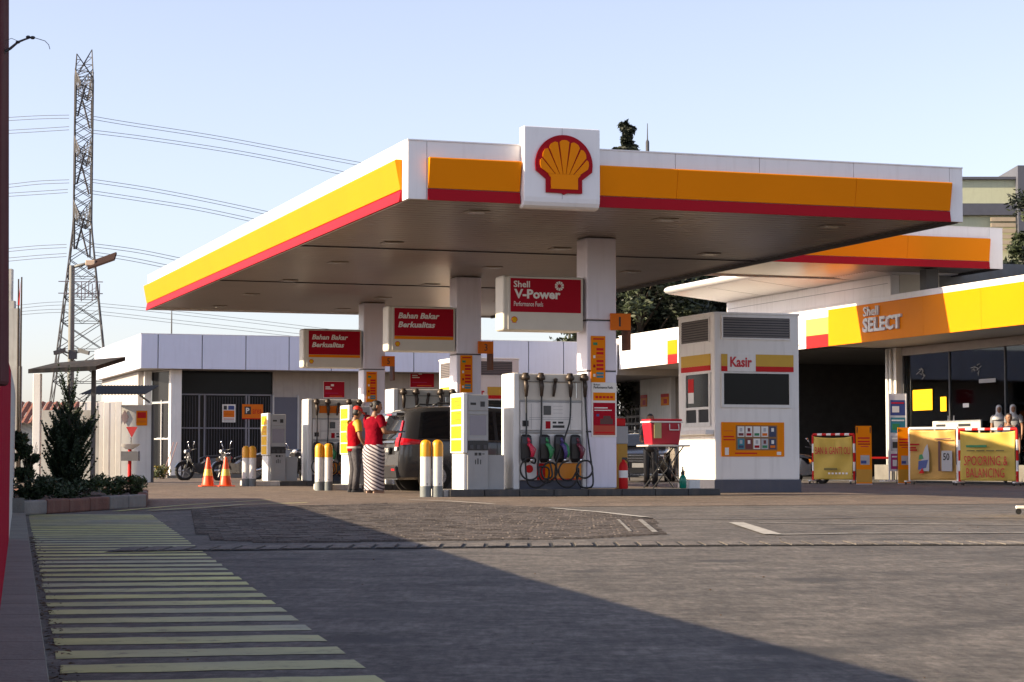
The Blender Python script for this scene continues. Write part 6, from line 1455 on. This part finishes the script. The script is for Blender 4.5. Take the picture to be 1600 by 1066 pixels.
for r_ in range(rows):
    for c_ in range(16):
        f0, f1 = r_ / rows, (r_ + 1.15) / rows; x_ = a.x - 3 + c_ * .33; mb = MB(q0); zA, zB = z0 + (z1 - z0) * f0, z0 + (z1 - z0) * f1; yA, yB = 95.6 + 2.4 * f0, 95.6 + 2.4 * f1
        mb.add([(x_, yA, zA), (x_ + .15, yA, zA + .07), (x_ + .31, yA, zA), (x_ + .31, yB, zB), (x_ + .15, yB, zB + .07), (x_, yB, zB)], [(0, 1, 4, 5), (1, 2, 3, 4)]); mb.build('roof_tile', TILE, th2, normals=False)

# ================================================================ PYLON AND LINES
PYL = M('pylon_steel', (.085, .08, .08), .7, metal=.0, var=.2, scale=.3)
DP = 250.0; pc = P(124.5, 720, DP); py = TW('pylon', 'tall lattice transmission pylon at the left, behind the street lamp', 'pylon', (pc.x, DP, 0), R(9))
zof = lambda y: P(124, y, DP).z
zt_, zf = zof(122), zof(352); w_top, w_bot = 1.05, 4.35
hw = lambda z: w_top if z >= zf else w_bot + (w_top - w_bot) * (z / zf) ** .92
legs_ = MB(); br = MB(); cn = ((-1, -1), (1, -1), (1, 1), (-1, 1))
lv = [0.0]; 
while lv[-1] < zt_: lv.append(min(zt_, lv[-1] + max(1.15, hw(lv[-1]) * 1.25)))
for sx_, sy_ in cn: legs_.tube([(sx_ * hw(z), sy_ * hw(z), z) for z in lv], .085, 5)
for a, b in zip(lv[:-1], lv[1:]):
    for k in range(4):
        p, q = cn[k], cn[(k + 1) % 4]; A = lambda c, z: (c[0] * hw(z), c[1] * hw(z), z)
        br.tube([A(p, a), A(q, b)], .045, 4); br.tube([A(q, a), A(p, b)], .045, 4)
        if hw(a) > 1.6: br.tube([A(p, a), A(q, a)], .04, 4); br.tube([Vector(A(p, a)).lerp(Vector(A(q, a)), .5), Vector(A(p, (a + b) / 2))], .03, 4); br.tube([Vector(A(p, a)).lerp(Vector(A(q, a)), .5), Vector(A(q, (a + b) / 2))], .03, 4)
legs_.build('leg', PYL, py, normals=False); br.build('bracing', PYL, py, normals=False)
for yy in (122, 226, 326):
    z = zof(yy + 22); 
    for s in (-1, 1):
        ar = MB(); tip = Vector((s * .15, s * 5.2, z - (0 if s < 0 else .2))); h = 2.6
        for sx_ in (-1, 1):
            ar.tube([(sx_ * w_top, s * w_top, z), tip], .07, 4); ar.tube([(sx_ * w_top, s * w_top, z + h), tip + Vector((0, 0, .25))], .07, 4)
            for k in range(4):
                f0, f1 = k / 4, (k + .5) / 4; a1 = Vector((sx_ * w_top, s * w_top, z)).lerp(tip, f0); a2 = Vector((sx_ * w_top, s * w_top, z + h)).lerp(tip + Vector((0, 0, .25)), f1); a3 = Vector((sx_ * w_top, s * w_top, z)).lerp(tip, min(1, f0 + .25)); ar.tube([a1, a2], .04, 4); ar.tube([a2, a3], .04, 4)
        for k in range(1, 4): f = k / 4; ar.tube([Vector((-w_top, s * w_top, z)).lerp(tip, f), Vector((w_top, s * w_top, z)).lerp(tip, f)], .04, 4)
        ar.build('crossarm', PYL, py, normals=False)
        for dx in (-.55, .55):
            ins = MB(); ins.tube([tip + Vector((dx, -s * .3, 0)), tip + Vector((dx * .2 + s * .5, -s * 1.4, -3.6))], .11, 6); ins.build('insulator', M('insulator_dark', (.045, .04, .04), .4), py)
for s, yy in ((-1, 92), (1, 70)):
    pk = MB(); tip = Vector((s * .75, s * 3.0, zof(yy)))
    for sx_ in (-1, 1):
        for sy_ in (0, 1): pk.tube([(sx_ * w_top, s * (w_top if sy_ else -.2), zt_), tip], .065, 4)
    for f in (.25, .5, .75): pk.tube([Vector((-w_top, s * w_top, zt_)).lerp(tip, f), Vector((w_top, s * w_top, zt_)).lerp(tip, f)], .04, 4); pk.tube([Vector((-w_top, s * w_top, zt_)).lerp(tip, f - .25), Vector((w_top, s * w_top, zt_)).lerp(tip, f)], .04, 4)
    pk.build('peak', PYL, py, normals=False)
an_ = MB(); z = zof(462)
an_.box(-2.6, 2.6, -2.7, -2.6, z, z + .1); an_.box(-2.6, 2.6, -2.7, -2.6, z + 1.4, z + 1.5)
for i in range(9): an_.box(-1.2 + i * .42, -1.1 + i * .42, -2.9, -2.75, z - .9 + .3 * (i % 3), z + 1.2 + .25 * (i % 2))
an_.build('antenna_array', M('antenna_pinkish', (.26, .19, .19), .6, var=.2), py)
LINE = M('power_line_grey', (.16, .16, .18), .6, var=.05)
WL = [([(141, 181), (200, 191), (330, 211), (450, 233), (600, 261)], 'upper pair right of the pylon'), ([(141, 203), (230, 214), (380, 237), (525, 266), (640, 292)], 'second pair right of the pylon'),
      ([(143, 280), (230, 293), (330, 312), (470, 342)], 'third pair right of the pylon'), ([(143, 298), (230, 311), (320, 326), (450, 354)], 'fourth pair right of the pylon'),
      ([(147, 381), (215, 390), (290, 405), (400, 428)], 'fifth pair right of the pylon'), ([(147, 394), (200, 402), (260, 414), (360, 436)], 'sixth pair right of the pylon'),
      ([(108, 180), (60, 181), (8, 184), (-40, 187)], 'upper pair left of the pylon'), ([(108, 198), (60, 201), (10, 204), (-40, 208)], 'second pair left of the pylon'), ([(108, 281), (60, 283), (14, 288), (-40, 293)], 'third pair left of the pylon'),
      ([(106, 296), (60, 299), (14, 302), (-40, 306)], 'fourth pair left of the pylon'), ([(104, 382), (60, 384), (16, 388), (-40, 394)], 'fifth pair left of the pylon'), ([(104, 396), (60, 399), (16, 403), (-40, 408)], 'sixth pair left of the pylon'),
      ([(20, 478), (120, 472), (300, 489), (560, 520)], 'lowest faint pair low over the office building roof'), ([(20, 488), (120, 484), (300, 503), (560, 532)], 'second lowest faint pair over the office building roof')]
for pts_, lab in WL:
    base = P(pts_[0][0], pts_[0][1], DP); t = TW('power_line', 'thin grey double power line, ' + lab, 'power line', base, 0, 'power lines strung from the pylon')
    for off in (0, 5 if 'pair' in lab else 4):
        mb = MB(base); q = [P(a, b + off, DP + .02 * abs(a - pts_[0][0])) for a, b in pts_]; o2 = []
        for i in range(len(q) - 1):
            a, b, c, d = q[max(i - 1, 0)], q[i], q[i + 1], q[min(i + 2, len(q) - 1)]
            for k in range(6): s = k / 6; o2.append(.5 * ((2 * b) + (c - a) * s + (2 * a - 5 * b + 4 * c - d) * s * s + (3 * b - a - 3 * c + d) * s ** 3))
        o2.append(q[-1]); mb.tube(o2, .024 if 'faint' in lab else .032, 4); mb.build('conductor', LINE, t, normals=False)

# ================================================================ TREES, FAR BUILDING
def tree(lab, px, Y, H, crx, cz0, n, conic=False, mats=(LEAFT, LEAFT2), size=.13, grp='trees behind the buildings', dens=34):
    rnd.seed(px); c = P(px, 720, Y); t = TW('tree', lab, 'tree', (c.x, Y, 0), rnd.uniform(0, 6), grp); tr = MB()
    tr.tube([(0, 0, 0), (.1, 0, H * .4), (0, .1, H * .75), (0, 0, H * .96)], [.24, .17, .09, .03], 8)
    clumps = []
    for k in range(dens):
        f = rnd.random(); z = cz0 + (H - cz0) * f
        rad = crx * ((1 - f) ** .8 * .95 + .10 if conic else math.sin(math.pi * min(1, .12 + f * .86)) ** .6); a = rnd.uniform(0, 6.283); q = rad * (rnd.uniform(.15, 1) ** .6)
        e = Vector((math.cos(a) * q, math.sin(a) * q, z)); clumps.append((e, crx * (rnd.uniform(.16, .30) if not conic else rnd.uniform(.22, .40) * (1.1 - .7 * f)), int(rnd.random() < .3)))
        if k % 2 == 0: tr.tube([(0, 0, max(z - q * .8, cz0 * .6)), e * .6 + Vector((0, 0, z * .4 - .1)), e], [.06, .04, .015], 5)
    if conic:
        for k in range(34): f = k / 33; clumps.append((Vector((rnd.gauss(0, .16) * (1.1 - f), rnd.gauss(0, .16) * (1.1 - f), H - 3.4 + 3.3 * f)), (.50 * (1.02 - f) + .07) * rnd.uniform(.7, 1.25), 0))
    tr.build('trunk', BARK, t, smooth=True, normals=False); mb = MB()
    per = n // dens
    for e, r_, m_ in clumps:
        def f_(i): d = Vector((rnd.gauss(0, 1), rnd.gauss(0, 1), rnd.gauss(0, .75))); d.normalize(); return e + d * r_ * rnd.uniform(.2, 1.15), d * .5 + Vector((0, 0, -.5 if conic else .1))
        leafcloud(mb, per, f_, size, m_)
    mb.build('crown', list(mats), t, normals=False); return t
tree('tall narrow dark tree whose tip rises above the canopy beside the mast', 981, 92, 15.6, 1.45, 6.0, 9000, True, size=.15, dens=60)
tree('dark leafy tree behind the roofs between the nearest column and the kiosk', 1000, 88, 10.6, 2.9, 3.2, 36000, dens=110)
tree('dark leafy tree seen just left of the wing roof', 1065, 90, 10.2, 2.7, 3.0, 36000, dens=110)
tree('dark leafy tree behind the wing roof above the kiosk', 1125, 92, 9.6, 2.6, 3.0, 30000, dens=100)
tree('dark leafy tree peeping over the office roof below the nearest hanging sign', 892, 93, 7.2, 1.6, 2.5, 7000, dens=36)
tree('leafy green tree at the right picture edge below the pale green building', 1616, 84, 11.2, 1.9, 6.5, 15000, mats=(LEAFT2, LEAFT), dens=45, grp=None)
ms = TW('mast', 'thin tapering mast beside the dark tree tip above the canopy', 'mast', P(1013.5, 720, 97)); ms.location.z = 0
zt2 = P(1013, 193, 97).z; MB().tube([(0, 0, 0), (0, 0, P(1013, 222, 97).z), (0, 0, P(1013, 218, 97).z), (0, 0, zt2)], [.10, .085, .03, .015], 8).build('mast_pole', DGREY, ms)
gbld = TW('green_building', 'pale green building with dark grey frames at the far right', 'building', P(1550, 720, 110)); gbld.location.z = 0; q0 = gbld.location
PG = M('pale_green_wall', (.50, .52, .36), .7, var=.06, dirt=.1); SG = M('slate_frame', (.085, .09, .115), .6, var=.1)
xA, xB = P(1440, 700, 110).x, P(1592, 700, 110).x
mb = MB(q0); mb.box(xA, xB, 110, 122, 0, P(1550, 279, 110).z); mb.build('wall', PG, gbld)
mb = MB(q0); mb.box(xA - .1, xB, 109.7, 109.99, P(1550, 337, 110).z, P(1550, 319, 110).z); mb.build('frame_band', SG, gbld)
mb = MB(q0); mb.box(xA, xB, 109.8, 109.99, P(1550, 281, 110).z, P(1550, 277, 110).z); mb.build('coping', SG, gbld)
mb = MB(q0); mb.box(xB, xB + 9, 109.4, 122, 0, P(1596, 261, 110).z); mb.build('frame_pier', SG, gbld)
for i in range(6): mb = MB(q0); mb.box(xB - 1.4, xB - .1, 109.6, 109.7, P(1570, 392 - 9 * i, 110).z, P(1570, 386 - 9 * i, 110).z); mb.build('shutter_slat', WOODT, gbld)
bd = T('pipe_parapet', 'rounded grey parapet roof block behind the shop at the right edge, below the tree', 'roof', 24.6, 12)
zq = P(1580, 405, 62).z
MB((24.6, 12, 0)).box(24.6, 33, 8.6, 21.6, FZ1, zq).build('parapet_wall', M('parapet_grey', (.34, .34, .34), .7, var=.08, dirt=.2), bd)
MB((24.6, 12, 0)).tube([(24.75, 8.6, zq + .06), (24.75, 21.65, zq + .06)], .17, 16).build('rounded_coping', WHITE2, bd, smooth='auto')
# low hedge of far trees that closes the horizon
def band(name, y, x0, x1, h, n, kind='stuff'):
    mb = MB(); 
    cl = [(Vector((rnd.uniform(x0, x1), y + rnd.uniform(-6, 6), rnd.uniform(.2, 1) ** 1.4 * h)), rnd.uniform(1.5, 3.2)) for _ in range(260)]
    def f(i): c_, r_ = cl[rnd.randrange(len(cl))]; d = Vector((rnd.gauss(0, 1), rnd.gauss(0, 1), rnd.gauss(0, 1))).normalized(); return c_ + d * r_ * rnd.uniform(.3, 1), d
    leafcloud(mb, n, f, .9, 0); o = mb.build(name, [LEAFT, LEAFT2], normals=False); tag(o, 'far belt of dark trees low behind everything', 'trees', kind=kind)
band('far_trees', 330, -130, 150, 7.5, 14000)
